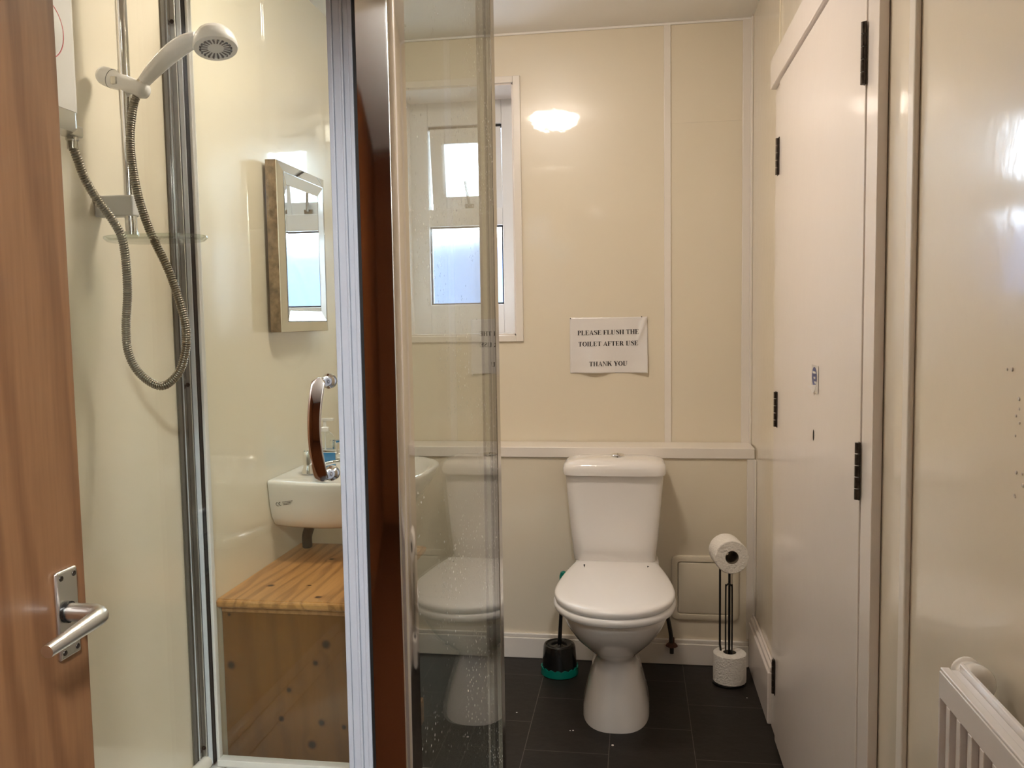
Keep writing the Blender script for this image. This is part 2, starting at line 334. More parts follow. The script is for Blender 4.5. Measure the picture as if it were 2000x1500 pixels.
st = MB().tube([(-.672, YW + .002, 1.738), (-.672, YW - .012, 1.742), (-.678, YW - .016, 1.79), (-.684, YW - .018, 1.835)], .0065, 10)
st.box(-.690, -.655, YW - .004, YW + .012, 1.726, 1.744)
obj('stay', st, M['chrome_dark'], sash, smooth=True, label='grey metal window stay')
sash.rotation_euler = (math.radians(7), 0, 0)

# ---------------------------------------------------------------- door_1 (white, right wall)
d1 = thing('door_1', 'white painted door in right wall with dark hinges and torn sticker', 'door', (XR, 2.0, 0)); d1['kind'] = 'structure'
obj('door_leaf', MB().box(XR - .020, XR - .001, 1.585, 2.486, .012, 1.915), M['paint'], d1, bevel=.003)
obj('door_stile', MB().box(XR - .018, XR - .001, 1.512, 1.581, 0, ZC - .004), M['paint'], d1, bevel=.002)
obj('door_frame', MB().box(XR - .012, XR - .001, 2.489, 2.600, .0, 2.005).box(XR - .028, XR - .001, 1.583, 2.600, 1.920, 2.005), M['paint'], d1, bevel=.004)
def hinge(y, z0, z1, wide):
    h = MB().box(XR - .0225, XR - .0205, y - wide, y + wide, z0, z1)
    n = 5
    for i in range(n):
        a, b = z0 + (z1 - z0) * i / n, z0 + (z1 - z0) * (i + 1) / n
        h.tube([(XR - .024, y, a + .001), (XR - .024, y, b - .001)], .0052, 10)
    return h
for (z0, z1) in ((1.657, 1.760), (.944, 1.046), (.153, .256)): obj('hinge', hinge(2.490, z0, z1, .014), M['rust'], d1, smooth=True, label='dark knuckled butt hinge')
for (z0, z1) in ((1.662, 1.770), (.926, 1.032)): obj('hinge', hinge(1.5825, z0, z1, .004), M['rust'], d1, smooth=True, label='narrow dark hinge on the near edge')
kh = MB(); kh.add(*[[(XR - .0207, 1.983 + .006 * math.cos(a * PI / 8), .990 + .013 * math.sin(a * PI / 8)) for a in range(16)], [tuple(range(16))]])
obj('keyhole', kh, M['hole_dark'], d1)
stk = thing('sticker', 'torn white and blue oval sticker on the white door', 'sticker', (XR - .021, 1.97, 1.09))
sx_ = XR - .0208
obj('backing_paper', MB().box(sx_ - .0006, sx_, 1.936, 2.004, 1.088, 1.150), M['sheet'], stk)
ov = [(sx_ - .0010, 1.974 + .026 * math.cos(a * PI / 16), 1.124 + .022 * math.sin(a * PI / 16)) for a in range(32)]
obj('blue_oval', MB().add(ov, [tuple(range(32))]), M['blue'], stk)
sp_ = MB()
for (y0, y1, z0, z1) in ((1.958, 1.990, 1.131, 1.136), (1.962, 1.978, 1.119, 1.124), (1.950, 1.972, 1.109, 1.114)): sp_.add([(sx_ - .0013, y0, z0), (sx_ - .0013, y1, z0), (sx_ - .0013, y1, z1), (sx_ - .0013, y0, z1)], [(0, 1, 2, 3)])
obj('white_print', sp_, M['sheet'], stk)
tr = MB().add([(sx_ - .001, 1.948, 1.108), (sx_ - .001, 1.984, 1.104), (sx_ - .010, 2.008, 1.100), (sx_ - .006, 1.985, 1.094), (sx_ - .004, 1.980, 1.084), (sx_ - .001, 1.960, 1.094)], [(0, 1, 2, 3), (0, 3, 4, 5)])
obj('torn_flap', tr, M['sheet'], stk, label='torn curled paper flap')

# ---------------------------------------------------------------- door_2 (stained timber, standing open on the left)
XD = -.655
d2 = thing('door_2', 'orange brown stained timber door standing open at left with lever handle', 'door', (XD - .018, .15, 0)); d2['kind'] = 'structure'
obj('door_leaf', MB().box(XD - .036, XD, .14, .905, .01, 1.985), M['timber'], d2, bevel=.002)
hd = obj('lever_plate', MB().box(XD, XD + .006, .848, .884, .880, .983), M['satin'], d2, bevel=.0045, seg=3, label='satin metal latch plate')
lv = MB()
neck = [(XD + .005, .862, .934), (XD + .030, .862, .934), (XD + .042, .861, .934), (XD + .050, .856, .934), (XD + .054, .846, .934), (XD + .054, .81, .931), (XD + .053, .766, .927)]
lv.tube(spline(neck, 5), [.0105] * 11 + [.0100] * 10 + [.0098 - .0003 * i for i in range(10)], 16)
obj('lever', lv, M['satin'], hd, smooth=True)
obj('collar', MB().lathe([(.0125, 0), (.0125, .004), (.011, .004)], (XD + .006, .862, .934), (1, 0, 0), 20), M['black'], hd, smooth=True)
for (y, z) in ((.855, .975), (.877, .975), (.855, .888), (.877, .888)):
    obj('screw', MB().lathe([(.0034, 0), (.0030, .0008), (.0016, .0004), (.0004, .0002)], (XD + .0061, y, z), (1, 0, 0), 14), M['rust'], hd, smooth=True)

# ================================================================== SHOWER
XP, YF, YD, ZT = -.295, 1.895, 1.020, .17     # side pane, far panel, shower door, tray top
tr_ = thing('shower_tray', 'white raised shower tray below the glass enclosure', 'shower tray', ((XL + XP) / 2, 1.45, 0))
t = MB()
x0, x1, y0, y1 = XL + .002, XP + .03, .985, YF + .03
t.box(x0, x1, y0, y1, 0, .12).box(x0, x0 + .05, y0, y1, .12, ZT).box(x1 - .05, x1, y0, y1, .12, ZT).box(x0 + .05, x1 - .05, y0, y0 + .05, .12, ZT).box(x0 + .05, x1 - .05, y1 - .06, y1, .12, ZT)
obj('tray', t, M['plastic'], tr_, bevel=.012, seg=3)
obj('sealing_bead', MB().tube([(XL + .012, y0, ZT + .014), (XL + .012, YF - .02, ZT + .014)], .016, 12), M['trim'], tr_, smooth=True)
obj('drain', MB().lathe([(.045, 0), (.045, .003), (.035, .004), (.0, .004)], (-.68, 1.45, .12), (0, 0, 1), 24), M['chrome'], tr_, smooth=True)

en = thing('shower_enclosure', 'fixed glass shower enclosure with chrome corner post and wall channel', 'shower enclosure', (XP, 1.45, ZT))
ZTOP = 2.06
obj('side_pane', MB().box(XP - .003, XP + .003, YD + .045, 1.752, ZT + .03, ZTOP - .03), M['clear_spots'], en, label='spotted clear glass side pane')
obj('far_pane', MB().box(XL + .036, XP - .034, YF - .003, YF + .003, ZT + .017, ZTOP - .03), M['clear'], en)
# near corner post: broad polished face turned slightly to the left, rounded right edge
def post_ring(z):
    A = Vector((-.3345, YD - .0085, z)); B = Vector((-.2985, YD - .0065, z)); pts = []
    nrm = Vector((B.y - A.y, A.x - B.x, 0)).normalized()
    for i in range(9):
        u = i / 8; p = A.lerp(B, u) + nrm * (.0004 * (1 - (2 * u - 1) ** 2)); pts.append(tuple(p))
    cx_, cyy, rr = -.2985, YD + .0035, .010
    for i in range(1, 9): a = -PI / 2 + (PI / 2) * i / 8; pts.append((cx_ + rr * math.cos(a), cyy + rr * math.sin(a), z))
    pts += [(-.2885, YD + .048, z), (-.3055, YD + .048, z), (-.3055, YD + .030, z), (-.3345, YD + .030, z)]
    return pts
obj('corner_post', MB().loft([post_ring(ZT), post_ring(ZTOP)]), M['chrome'], en, smooth=30, label='polished chrome corner post')
obj('corner_post', MB().box(XP - .005, XP + .004, 1.752, 1.792, ZT, ZTOP).box(XP - .034, XP - .028, 1.786, YF + .010, ZT, ZTOP).box(XP - .034, XP - .005, 1.784, 1.790, ZTOP - .03, ZTOP), M['chrome_dark'], en, bevel=.001, label='dull chrome far corner post')
obj('seal_strip', MB().box(XP - .028, XP - .005, 1.784, 1.788, ZT + .03, ZTOP - .03), M['acrylic'], en, label='clear plastic corner seal')
obj('corner_gasket', MB().box(XP - .0175, XP - .0115, 1.779, 1.783, ZT + .01, ZTOP), M['rubber'], en, label='black gasket line')
# wall channel with screws
obj('wall_channel', MB().box(XL + .001, XL + .017, YF - .025, YF + .012, ZT + .004, ZTOP), M['satin'], en, bevel=.0015)
obj('channel_groove', MB().box(XL + .0005, XL + .005, YF - .062, YF - .047, ZT + .004, ZTOP).box(XL + .0005, XL + .005, YF - .040, YF - .026, ZT + .004, ZTOP), M['groove'], en, bevel=.001)
obj('channel_lip', MB().box(XL + .0005, XL + .008, YF - .046, YF - .041, ZT + .004, ZTOP), M['chrome'], en)
obj('glazing_bead', MB().box(XL + .018, XL + .029, YF - .022, YF - .004, ZT + .01, ZTOP), M['bead'], en, bevel=.001, label='pale grey glazing bead')
obj('glazing_bead', MB().box(XL + .0292, XL + .0325, YF - .020, YF - .006, ZT + .01, ZTOP), M['rubber'], en, label='black glazing line')
obj('glazing_bead', MB().box(XL + .033, XL + .041, YF - .010, YF + .008, ZT + .01, ZTOP), M['plastic'], en, bevel=.002, label='white glazing bead')
for z in (1.962, 1.12, .222):
    obj('screw', MB().lathe([(.0052, 0), (.0048, .0015), (.0018, .0012), (.0004, .0006)], (XL + .0095, YF - .0252, z), (0, -1, 0), 14), M['rust'], en, smooth=True)
    obj('screw', MB().lathe([(.0058, 0), (.0048, .0015), (.0018, .0012), (.0004, .0006)], (XL + .0052, YF - .034, z - .004), (1, 0, 0), 14), M['rust'], en, smooth=True)
obj('bottom_rail', MB().box(XL + .036, XP - .034, YF - .016, YF + .012, ZT, ZT + .018).box(XP - .012, XP + .012, YD + .048, 1.752, ZT, ZT + .03), M['plastic'], en, bevel=.003)
obj('top_rail', MB().box(XL + .036, XP - .034, YF - .012, YF + .012, ZTOP - .03, ZTOP).box(XP - .012, XP + .012, YD + .048, 1.752, ZTOP - .03, ZTOP), M['satin'], en, bevel=.003)

sd = thing('shower_door', 'frameless glass shower door with bowed chrome handle and milky edge seal', 'shower door', (-.7, YD, ZT))
obj('glass', MB().box(XL + .004, -.368, YD - .003, YD + .003, ZT + .03, ZTOP - .02), M['clear'], sd)
sl = MB()
for i, (xa, xb, dy) in enumerate(((-.3720, -.3655, .006), (-.3655, -.3560, .004), (-.3560, -.3525, .006), (-.3525, -.3455, .0035), (-.3455, -.3400, .006))): sl.box(xa, xb, YD - dy, YD + dy, ZT + .03, ZTOP - .02)
obj('seal_strip', sl, M['seal'], sd, bevel=.0012, label='milky ribbed magnetic seal strip')
obj('seal_gasket', MB().box(-.3395, -.3350, YD - .005, YD + .004, ZT + .03, ZTOP - .02), M['rubber'], sd)
hb = MB()
hx, hz0, hz1 = -.385, 1.071, 1.188
def hring(t):
    """flat bowed bar: wide polished front, thin edge"""
    z = hz1 + .006 - t * (hz1 - hz0 + .012); b_ = 1 - (2 * t - 1) ** 2
    y = YD - .030 - .012 * b_; w = .0084 + .0008 * (1 - b_); th = .0021
    tw = math.radians(7); cxx, sxx = math.cos(tw), math.sin(tw); out = []
    endk = min(1.0, (min(t, 1 - t) / .035) ** .5) if min(t, 1 - t) < .035 else 1.0
    for j in range(20):
        a = 2 * PI * j / 20; px = spow(math.cos(a), .35) * w * max(endk, .25); py = spow(math.sin(a), .45) * th
        out.append((hx - .001 - .004 * b_ + px * cxx - py * sxx, y + px * sxx + py * cxx, z))
    return out
hb.loft([hring(i / 30) for i in range(31)])
hnd = obj('handle', hb, M['chrome'], sd, smooth=60, label='bowed chrome handle')
for z in (hz0, hz1):
    obj('mount', MB().lathe([(.0095, 0), (.0095, .006), (.0068, .008), (.0068, .016), (.0060, .017), (.0060, .028)], (hx + .003, YD - .0035, z), (-.12, -1, 0), 24), M['chrome'], hnd, smooth=True)

# riser rail
YR, XRL = 1.573, -.996
rr = thing('riser_rail', 'chrome shower riser rail bracketed to the cream wall', 'shower rail', (XRL, YR, 1.45))
obj('pole', MB().tube([(XRL, YR, 1.443), (XRL, YR, 2.18)], .0115, 24), M['chrome'], rr, smooth=True)
obj('bracket', MB().box(XL + .001, XRL + .013, YR - .013, YR + .013, 1.479, 1.521), M['greyplastic'], rr, bevel=.004, seg=3, label='grey white plastic wall bracket')
obj('bracket', MB().box(XL + .001, XRL + .013, YR - .013, YR + .013, 2.12, 2.162), M['greyplastic'], rr, bevel=.004, seg=3)
sdir = Vector((.088, -.006, -.036)).normalized(); s0_ = Vector((-1.040, YR, 1.757))
sld = obj('slider', MB().lathe([(.004, -.010), (.0135, -.007), (.0175, 0), (.0185, .008), (.0185, .020), (.0178, .034), (.0165, .05), (.0165, .062), (.0155, .080), (.0165, .092), (.014, .101), (.006, .106)], s0_, sdir, 28), M['plastic'], rr, smooth=60, label='white plastic slider holding the handset')
obj('lock_button', MB().box(-1.012, -.999, YR - .0225, YR - .012, 1.733, 1.748), M['chrome_dark'], sld, bevel=.002)
obj('seam', MB().lathe([(.0189, .0212), (.0189, .0222)], s0_, sdir, 28), M['hole_dark'], sld, smooth=True)
# handset
hs = thing('shower_handset', 'white plastic hand shower tilted in its slider', 'shower head', (-.955, YR, 1.73))
hp = spline([(-.953, YR - .004, 1.737), (-.925, YR - .005, 1.763), (-.890, YR - .006, 1.789), (-.858, YR - .006, 1.806), (-.835, YR - .006, 1.812)], 6)
hr = [.0115 + .0060 * math.sin(PI * min(1, (i / (len(hp) - 1)) * .85)) for i in range(len(hp))]
obj('grip', MB().tube(hp, hr, 22), M['plastic'], hs, smooth=True)
obj('grip_ring', MB().tube([(-.960, YR - .004, 1.730), (-.952, YR - .004, 1.738)], .0118, 20), M['chrome_dark'], hs, smooth=True)
hax = Vector((.20, -.24, -1)).normalized(); hc = Vector((-.800, YR - .006, 1.818))
hd_ = obj('spray_head', MB().lathe([(.004, -.016), (.018, -.013), (.030, -.005), (.0375, .006), (.041, .018), (.0415, .026), (.040, .030), (.031, .031), (.030, .029), (.0, .029)], hc, hax, 36), M['plastic'], hs, smooth=50)
nz_ = MB(); uu = Vector((1, 0, 0)); uu = (uu - hax * uu.dot(hax)).normalized(); ww = hax.cross(uu)
for i in range(20):
    a = 2 * PI * i / 20; e = uu * math.cos(a) + ww * math.sin(a); q = e.cross(hax)
    p0, p1 = hc + hax * .0296 + e * .015, hc + hax * .0296 + e * .0285
    nz_.add([p0 - q * .0012, p0 + q * .0012, p1 + q * .0024, p1 - q * .0024], [(0, 1, 2, 3)])
    nz_.lathe([(.0022, 0), (.0018, .003), (.0, .003)], hc + hax * .0295 + e * .0285, hax, 8)
obj('nozzle', nz_, M['rust'], hd_, label='dark spray slots')
# electric unit
es = thing('electric_shower', 'white electric shower unit on cream wall, partly behind the timber door', 'electric shower', (XL, 1.30, 1.61))
es_b = MB()
def esring(z, g=0.0):
    y0_, y1_, x0_, x1_ = 1.19 + g, 1.412 - g, XL + .001, -.979 - g; rr_ = .018; pts = [(x0_, y0_, z)]
    for i in range(7): a = -PI / 2 + (PI / 2) * i / 6; pts.append((x1_ - rr_ + rr_ * math.cos(a), y0_ + rr_ + rr_ * math.sin(a), z))
    for i in range(7): a = (PI / 2) * i / 6; pts.append((x1_ - rr_ + rr_ * math.cos(a), y1_ - rr_ + rr_ * math.sin(a), z))
    pts.append((x0_, y1_, z)); return pts
obj('casing', MB().loft([esring(1.640), esring(1.644), esring(2.0)]), M['plastic'], es, smooth=40)
obj('base_cover', MB().loft([esring(1.606, .006), esring(1.612, .001), esring(1.641, .001)]), M['satin'], es, smooth=40, label='silver base cover')
obj('dial', MB().lathe([(.046, 0), (.046, .003), (.034, .008), (.0, .010)], (-.979, 1.322, 1.765), (1, 0, 0), 40), M['plastic'], es, smooth=40)
obj('dial_mark', MB().lathe([(.0515, 0), (.0515, .0008), (.0500, .0008), (.0500, 0)], (-.979, 1.322, 1.765), (1, 0, 0), 48, False), M['pink'], es, label='thin red ring')
obj('outlet', MB().lathe([(.0115, 0), (.0115, .010), (.0095, .012), (.0095, .026)], (-1.018, 1.437, 1.612), (0, 0, -1), 18), M['chrome_dark'], es, smooth=True)
obj('outlet_elbow', MB().box(-1.032, -1.004, 1.405, 1.452, 1.607, 1.628), M['satin'], es, bevel=.004)
# hose
hpts = [(-1.018, 1.437, 1.592), (-1.016, 1.447, 1.568), (-1.016, 1.466, 1.535), (-1.008, 1.488, 1.500), (-.990, 1.506, 1.462), (-.978, 1.516, 1.420), (-.983, 1.530, 1.335), (-1.000, 1.545, 1.256), (-1.003, 1.555, 1.205),
        (-.985, 1.562, 1.165), (-.950, 1.566, 1.141), (-.922, 1.568, 1.150), (-.896, 1.568, 1.185), (-.884, 1.565, 1.256), (-.908, 1.560, 1.358), (-.947, 1.556, 1.451), (-.970, 1.556, 1.532), (-.981, 1.560, 1.620), (-.975, 1.566, 1.690), (-.964, YR - .003, 1.722)]
hsp = spline(hpts, 60); acc = [0.0]
for i in range(1, len(hsp)): acc.append(acc[-1] + (hsp[i] - hsp[i - 1]).length)
STEP = .0045 / 4; nS = int(acc[-1] / STEP); pts_, rad, k = [], [], 0
for i in range(nS + 1):
    d_ = min(i * STEP, acc[-1] - 1e-6)
    while acc[k + 1] < d_: k += 1
    pts_.append(hsp[k].lerp(hsp[k + 1], (d_ - acc[k]) / max(1e-9, acc[k + 1] - acc[k]))); rad.append((.0066, .0082, .0087, .0082)[i % 4])
tag(obj('shower_hose', MB().tube(pts_, rad, 12), M['hose'], None, smooth=80), 'ribbed metal shower hose looping from unit to handset', 'hose')
# soap dish
sdh = thing('soap_dish', 'clear oval plastic soap dish at the foot of the rail', 'soap dish', (-.937, YR, 1.425))
sd_b = MB(); n = 40
def dring(s_, z): return sring(-.937, YR - .012, z, .102 * s_, .060 * s_, 2.4, n)
sd_b.loft([dring(.93, 1.427), dring(1.0, 1.433), dring(1.0, 1.437), dring(.95, 1.437), dring(.90, 1.4315), dring(.02, 1.4315), dring(.02, 1.427)], closed=True)
obj('dish', sd_b, M['acrylic'], sdh, smooth=40)
obj('clip', MB().lathe([(.014, 0), (.014, .012), (.012, .012)], (XRL, YR, 1.4372), (0, 0, 1), 20), M['acrylic'], sdh, smooth=True)

# ================================================================== LEFT WALL, BEYOND THE SHOWER
mi = thing('wall_mirror', 'rectangular wall mirror with mirrored border and bronze edge above the basin', 'mirror', (XL, 2.53, 1.24))
my0, my1, mz0, mz1 = 2.338, 2.712, 1.237, 1.735
obj('backing', MB().box(XL + .012, XL + .044, my0, my1, mz0, mz1), M['bronze'], mi, bevel=.001, label='speckled bronze edge')
obj('batten', MB().box(XL + .001, XL + .012, my0 + .03, my1 - .03, mz0 + .03, mz1 - .03), M['hole_dark'], mi)
def frame_ring(o, w, x_out, x_in):
    f = MB(); a = [(my0 + o, mz0 + o), (my1 - o, mz0 + o), (my1 - o, mz1 - o), (my0 + o, mz1 - o)]
    b = [(my0 + o + w, mz0 + o + w), (my1 - o - w, mz0 + o + w), (my1 - o - w, mz1 - o - w), (my0 + o + w, mz1 - o - w)]
    xb = XL + .044
    ring = lambda P, x: [(x, p[0], p[1]) for p in P]
    f.loft([ring(a, xb), ring(a, x_out), ring(b, x_in), ring(b, xb)], closed=True); return f
obj('mirror_frame', frame_ring(.001, .029, XL + .0465, XL + .054), M['mirror'], mi, label='outer bevelled mirror border')
obj('mirror_frame', frame_ring(.033, .030, XL + .0545, XL + .048), M['mirror'], mi, label='inner bevelled mirror border')
obj('mirror_glass', MB().box(XL + .0442, XL + .0475, my0 + .064, my1 - .064, mz0 + .064, mz1 - .064), M['mirror'], mi)
obj('mirror_bead', frame_ring(.0302, .0026, XL + .0550, XL + .0550), M['groove'], mi)

# basin
BY, BZ = 2.535, .805
bs = thing('basin', 'white ceramic hand basin on the left wall with overflow hole', 'basin', (XL, BY, .66))
def bring(z, front, hw, n=64, xin=0.0, wallx=XL + .002):
    """plan: straight at the wall, gently bulging sides, round front"""
    pts = []; L_ = front - wallx
    for j in range(n):
        t = j / (n - 1); a = -PI / 2 + PI * t
        ex = spow(math.cos(a), .72) if abs(a) < PI / 2 else 0
        x = wallx + xin + (L_ - xin) * max(0, ex)
        k = (x - wallx) / max(L_, 1e-6)
        y = BY + hw * spow(math.sin(a), .62) * (1 - .16 * (1 - min(1, k / .55)) ** 1.6)
        pts.append((x, y, z))
    return pts
rings = [bring(.655, -.74, .205), bring(.672, -.715, .238), bring(.70, -.685, .258), bring(.74, -.650, .274), bring(.775, -.630, .281), bring(.797, -.622, .283), bring(.803, -.624, .281), bring(.805, -.630, .276)]
bowl_c = lambda z, rx, ry, e=2.3: [(-.805 + (rx if math.cos(a) > 0 else rx * .95) * spow(math.cos(a), 2 / e), BY + ry * spow(math.sin(a), 2 / e), z) for a in [-PI / 2 + 2 * PI * j / 64 for j in range(64)]]
# top deck as a separate loft so bowl ring and outline share vertex order
def outline_full(z, k=1.0):
    p = bring(z, -.630, .276, 49); back = [(XL + .002, BY + .276 * .84 * (1 - 2 * (j + 1) / 16), z) for j in range(15)]
    return p + back
N_B = 64
def bowlring(z, rx, ry):
    out = []
    P = outline_full(z)
    for p in P:
        a = math.atan2((p[1] - BY) / .24, (p[0] + .815) / .185)
        bx = rx * .88 if math.cos(a) < 0 else rx
        out.append((-.815 + bx * spow(math.cos(a), .9), BY + ry * spow(math.sin(a), .9), z))
    return out
b_ = MB(); b_.loft(rings, caps=False)
b_.f = [f for f in b_.f]
obj('bowl', MB().loft([outline_full(.655, 1)] and [
    [(XL + .002 + (p[0] - XL - .002) * .74, BY + (p[1] - BY) * .72, .655) for p in outline_full(0)],
    [(XL + .002 + (p[0] - XL - .002) * .80, BY + (p[1] - BY) * .84, .668) for p in outline_full(0)],
    [(XL + .002 + (p[0] - XL - .002) * .865, BY + (p[1] - BY) * .925, .695) for p in outline_full(0)],
    [(XL + .002 + (p[0] - XL - .002) * .935, BY + (p[1] - BY) * .975, .735) for p in outline_full(0)],
    [(XL + .002 + (p[0] - XL - .002) * .985, BY + (p[1] - BY) * 1.0, .775) for p in outline_full(0)],
    [(XL + .002 + (p[0] - XL - .002) * 1.01, BY + (p[1] - BY) * 1.02, .797) for p in outline_full(0)],
    [(XL + .002 + (p[0] - XL - .002) * 1.005, BY + (p[1] - BY) * 1.012, .804) for p in outline_full(0)],
    [(XL + .002 + (p[0] - XL - .002) * .985, BY + (p[1] - BY) * .99, .806) for p in outline_full(0)],
    bowlring(.800, .165, .245), bowlring(.790, .155, .235), bowlring(.745, .135, .205), bowlring(.705, .09, .14), bowlring(.695, .03, .04)]), M['ceramic'], bs, smooth=60)
obj('overflow', MB().lathe([(.0115, 0), (.0115, .003), (.008, .003), (.0075, -.004), (.0, -.004)], (-.953, BY - .03, .778), (1, -.1, .30), 20), M['chrome'], bs, smooth=True)
obj('overflow_hole', MB().lathe([(.0076, 0), (.0, .0004)], (-.9515, BY - .03, .7785), (1, -.1, .30), 20), M['hole_dark'], bs)
obj('plug_waste', MB().lathe([(.026, 0), (.026, .003), (.018, .003), (.0, .002)], (-.815, BY, .6955), (0, 0, 1), 24), M['chrome'], bs, smooth=True)

# maker mark: a CE sign and a smudge of small print (placed on the basin side below)
GL = {}
def arcpoly(cx_, cy_, rxo, ryo, rxi, ryi, a0, a1, n=14, ox=0.0):
    P = []
    for i in range(n):
        t0, t1 = math.radians(a0 + (a1 - a0) * i / n), math.radians(a0 + (a1 - a0) * (i + 1) / n)
        P.append([(cx_ + rxo * math.cos(t0), cy_ + ryo * math.sin(t0)), (cx_ + rxo * math.cos(t1), cy_ + ryo * math.sin(t1)), (cx_ + ox + rxi * math.cos(t1), cy_ + ryi * math.sin(t1)), (cx_ + ox + rxi * math.cos(t0), cy_ + ryi * math.sin(t0))])
    return P
def R_(x0, x1, y0, y1): return [(x0, y0), (x1, y0), (x1, y1), (x0, y1)]
TK, TN, SE = .175, .055, .05        # thick stem, thin stroke, serif height
def stem(x, w=TK, s=.07, b=True, t=True):
    P = [R_(x, x + w, 0, 1)]
    if b: P.append(R_(x - s, x + w + s, 0, SE))
    if t: P.append(R_(x - s, x + w + s, 1 - SE, 1))
    return P
GL['I'] = (stem(.07), .36)
GL['L'] = (stem(.07) + [R_(.07, .60, 0, SE), [(.54, 0), (.61, 0), (.63, .27), (.59, .27)]], .66)
GL['E'] = (stem(.07) + [R_(.07, .58, 0, SE), R_(.07, .56, 1 - SE, 1), R_(.2, .44, .49, .545), [(.52, 0), (.60, 0), (.63, .25), (.59, .25)], [(.52, 1), (.57, 1), (.58, .77), (.545, .77)], R_(.42, .455, .40, .64)], .68)
GL['F'] = (stem(.07) + [R_(.07, .56, 1 - SE, 1), R_(.2, .43, .47, .525), [(.51, 1), (.57, 1), (.585, .75), (.545, .75)], R_(.41, .445, .38, .62)], .62)
GL['T'] = (stem(.245, t=False) + [R_(.02, .645, 1 - SE, 1), [(.02, 1), (.08, 1), (.05, .73), (.01, .73)], [(.585, 1), (.645, 1), (.655, .73), (.615, .73)]], .68)
GL['H'] = (stem(.07) + stem(.53) + [R_(.2, .6, .475, .53)], .80)
GL['P'] = (stem(.07) + arcpoly(.28, .735, .32, .265, .15, .215, -90, 90) + [R_(.2, .28, 1 - SE, 1), R_(.2, .28, .47, .52)], .63)
GL['R'] = (stem(.07) + arcpoly(.28, .745, .32, .255, .15, .205, -90, 90) + [R_(.2, .28, 1 - SE, 1), R_(.2, .30, .49, .54), [(.27, .50), (.44, .50), (.72, 0), (.52, 0)], R_(.52, .76, 0, SE)], .76)
GL['O'] = (arcpoly(.40, .5, .375, .515, .195, .465, 0, 360, 32), .80)
GL['U'] = (stem(.07, b=False) + [R_(.60, .655, .3, 1), R_(.53, .73, 1 - SE, 1), R_(.07, .245, .3, 1)] + arcpoly(.3625, .30, .2925, .315, .24, .245, 180, 360, 16, .03), .77)
GL['A'] = ([[(.04, 0), (.10, 0), (.385, .93), (.355, 1.0)], [(.33, 1.0), (.40, 1.0), (.70, 0), (.50, 0)], R_(.17, .56, .29, .34), R_(.0, .24, 0, SE), R_(.43, .76, 0, SE)], .74)
GL['N'] = ([R_(.10, .155, 0, 1), R_(.60, .655, 0, 1), [(.04, 1), (.25, 1), (.655, 0), (.60, 0)], R_(.02, .24, 0, SE), R_(.52, .74, 1 - SE, 1), [(.02, 1), (.2, 1), (.2, .95), (.02, .95)]], .77)
GL['K'] = (stem(.07) + [[(.20, .40), (.27, .40), (.66, 1), (.58, 1)], [(.33, .60), (.45, .74), (.78, 0), (.57, 0)], R_(.50, .82, 0, SE), R_(.48, .75, 1 - SE, 1)], .80)
GL['Y'] = ([R_(.275, .45, 0, .46), R_(.19, .53, 0, SE), [(.03, 1), (.23, 1), (.45, .46), (.275, .42)], [(.60, 1), (.67, 1), (.45, .42), (.38, .47)], R_(-.02, .30, 1 - SE, 1), R_(.50, .74, 1 - SE, 1)], .72)
sS = []
sp1 = [(.53, .80), (.47, .92), (.32, .965), (.17, .90), (.125, .77), (.20, .645), (.34, .545), (.475, .42), (.52, .265), (.45, .10), (.29, .035), (.14, .085), (.075, .24)]
sw = [.03, .04, .05, .11, .155, .185, .20, .19, .165, .12, .055, .04, .03]
pp = spline([(a, b, 0) for a, b in sp1], 5); wd = []
for i in range(len(pp)): k = i / 5; a = int(min(k, len(sw) - 1)); f = k - a; wd.append(sw[a] * (1 - f) + sw[min(a + 1, len(sw) - 1)] * f)
for i in range(len(pp) - 1):
    t = (pp[i + 1] - pp[i]).normalized(); nn = Vector((-t.y, t.x, 0))
    t2 = (pp[min(i + 2, len(pp) - 1)] - pp[i]).normalized(); n2 = Vector((-t2.y, t2.x, 0))
    a, b = pp[i] + nn * wd[i] / 2, pp[i] - nn * wd[i] / 2; c, d = pp[i + 1] - n2 * wd[i + 1] / 2, pp[i + 1] + n2 * wd[i + 1] / 2
    sS.append([(a.x, a.y), (b.x, b.y), (c.x, c.y), (d.x, d.y)])
sS += [R_(.525, .56, .70, .99), R_(.05, .085, .01, .30)]
GL['S'] = (sS, .62)
GL['C'] = (arcpoly(.42, .5, .40, .515, .24, .46, 50, 310, 26, .02), .72)
def text_polys(s, h):
    x = 0; P = []
    for ch_ in s:
        if ch_ == ' ': x += .30 * h; continue
        g, w = GL[ch_]
        for q in g: P.append([(x + a * h, b * h) for a, b in q])
        x += (w + .035) * h
    return P, x
mk = MB(); ce = Vector((-1.040, 2.31, .734)); cd = Vector((1, -.11, .0)).normalized(); cu = Vector((0, 0, 1)); ts = .014
def basin_side_y(x, z):   # where the near side of the basin lies
    P = outline_full(0); best = None
    sY = 1.0 if z > .755 else (.975 + (z - .735) * 1.0 if z > .735 else .95 + (z - .715) * 1.2)
    sX = .985 if z > .755 else .945
    for a, b in zip(P[:24], P[1:25]):
        xa, xb = [XL + .002 + (p[0] - XL - .002) * sX for p in (a, b)]
        if min(xa, xb) - 1e-6 <= x <= max(xa, xb) + 1e-6 and abs(xa - xb) > 1e-6:
            t = (x - xa) / (xb - xa); return BY + (a[1] + (b[1] - a[1]) * t - BY) * sY
    return BY - .24
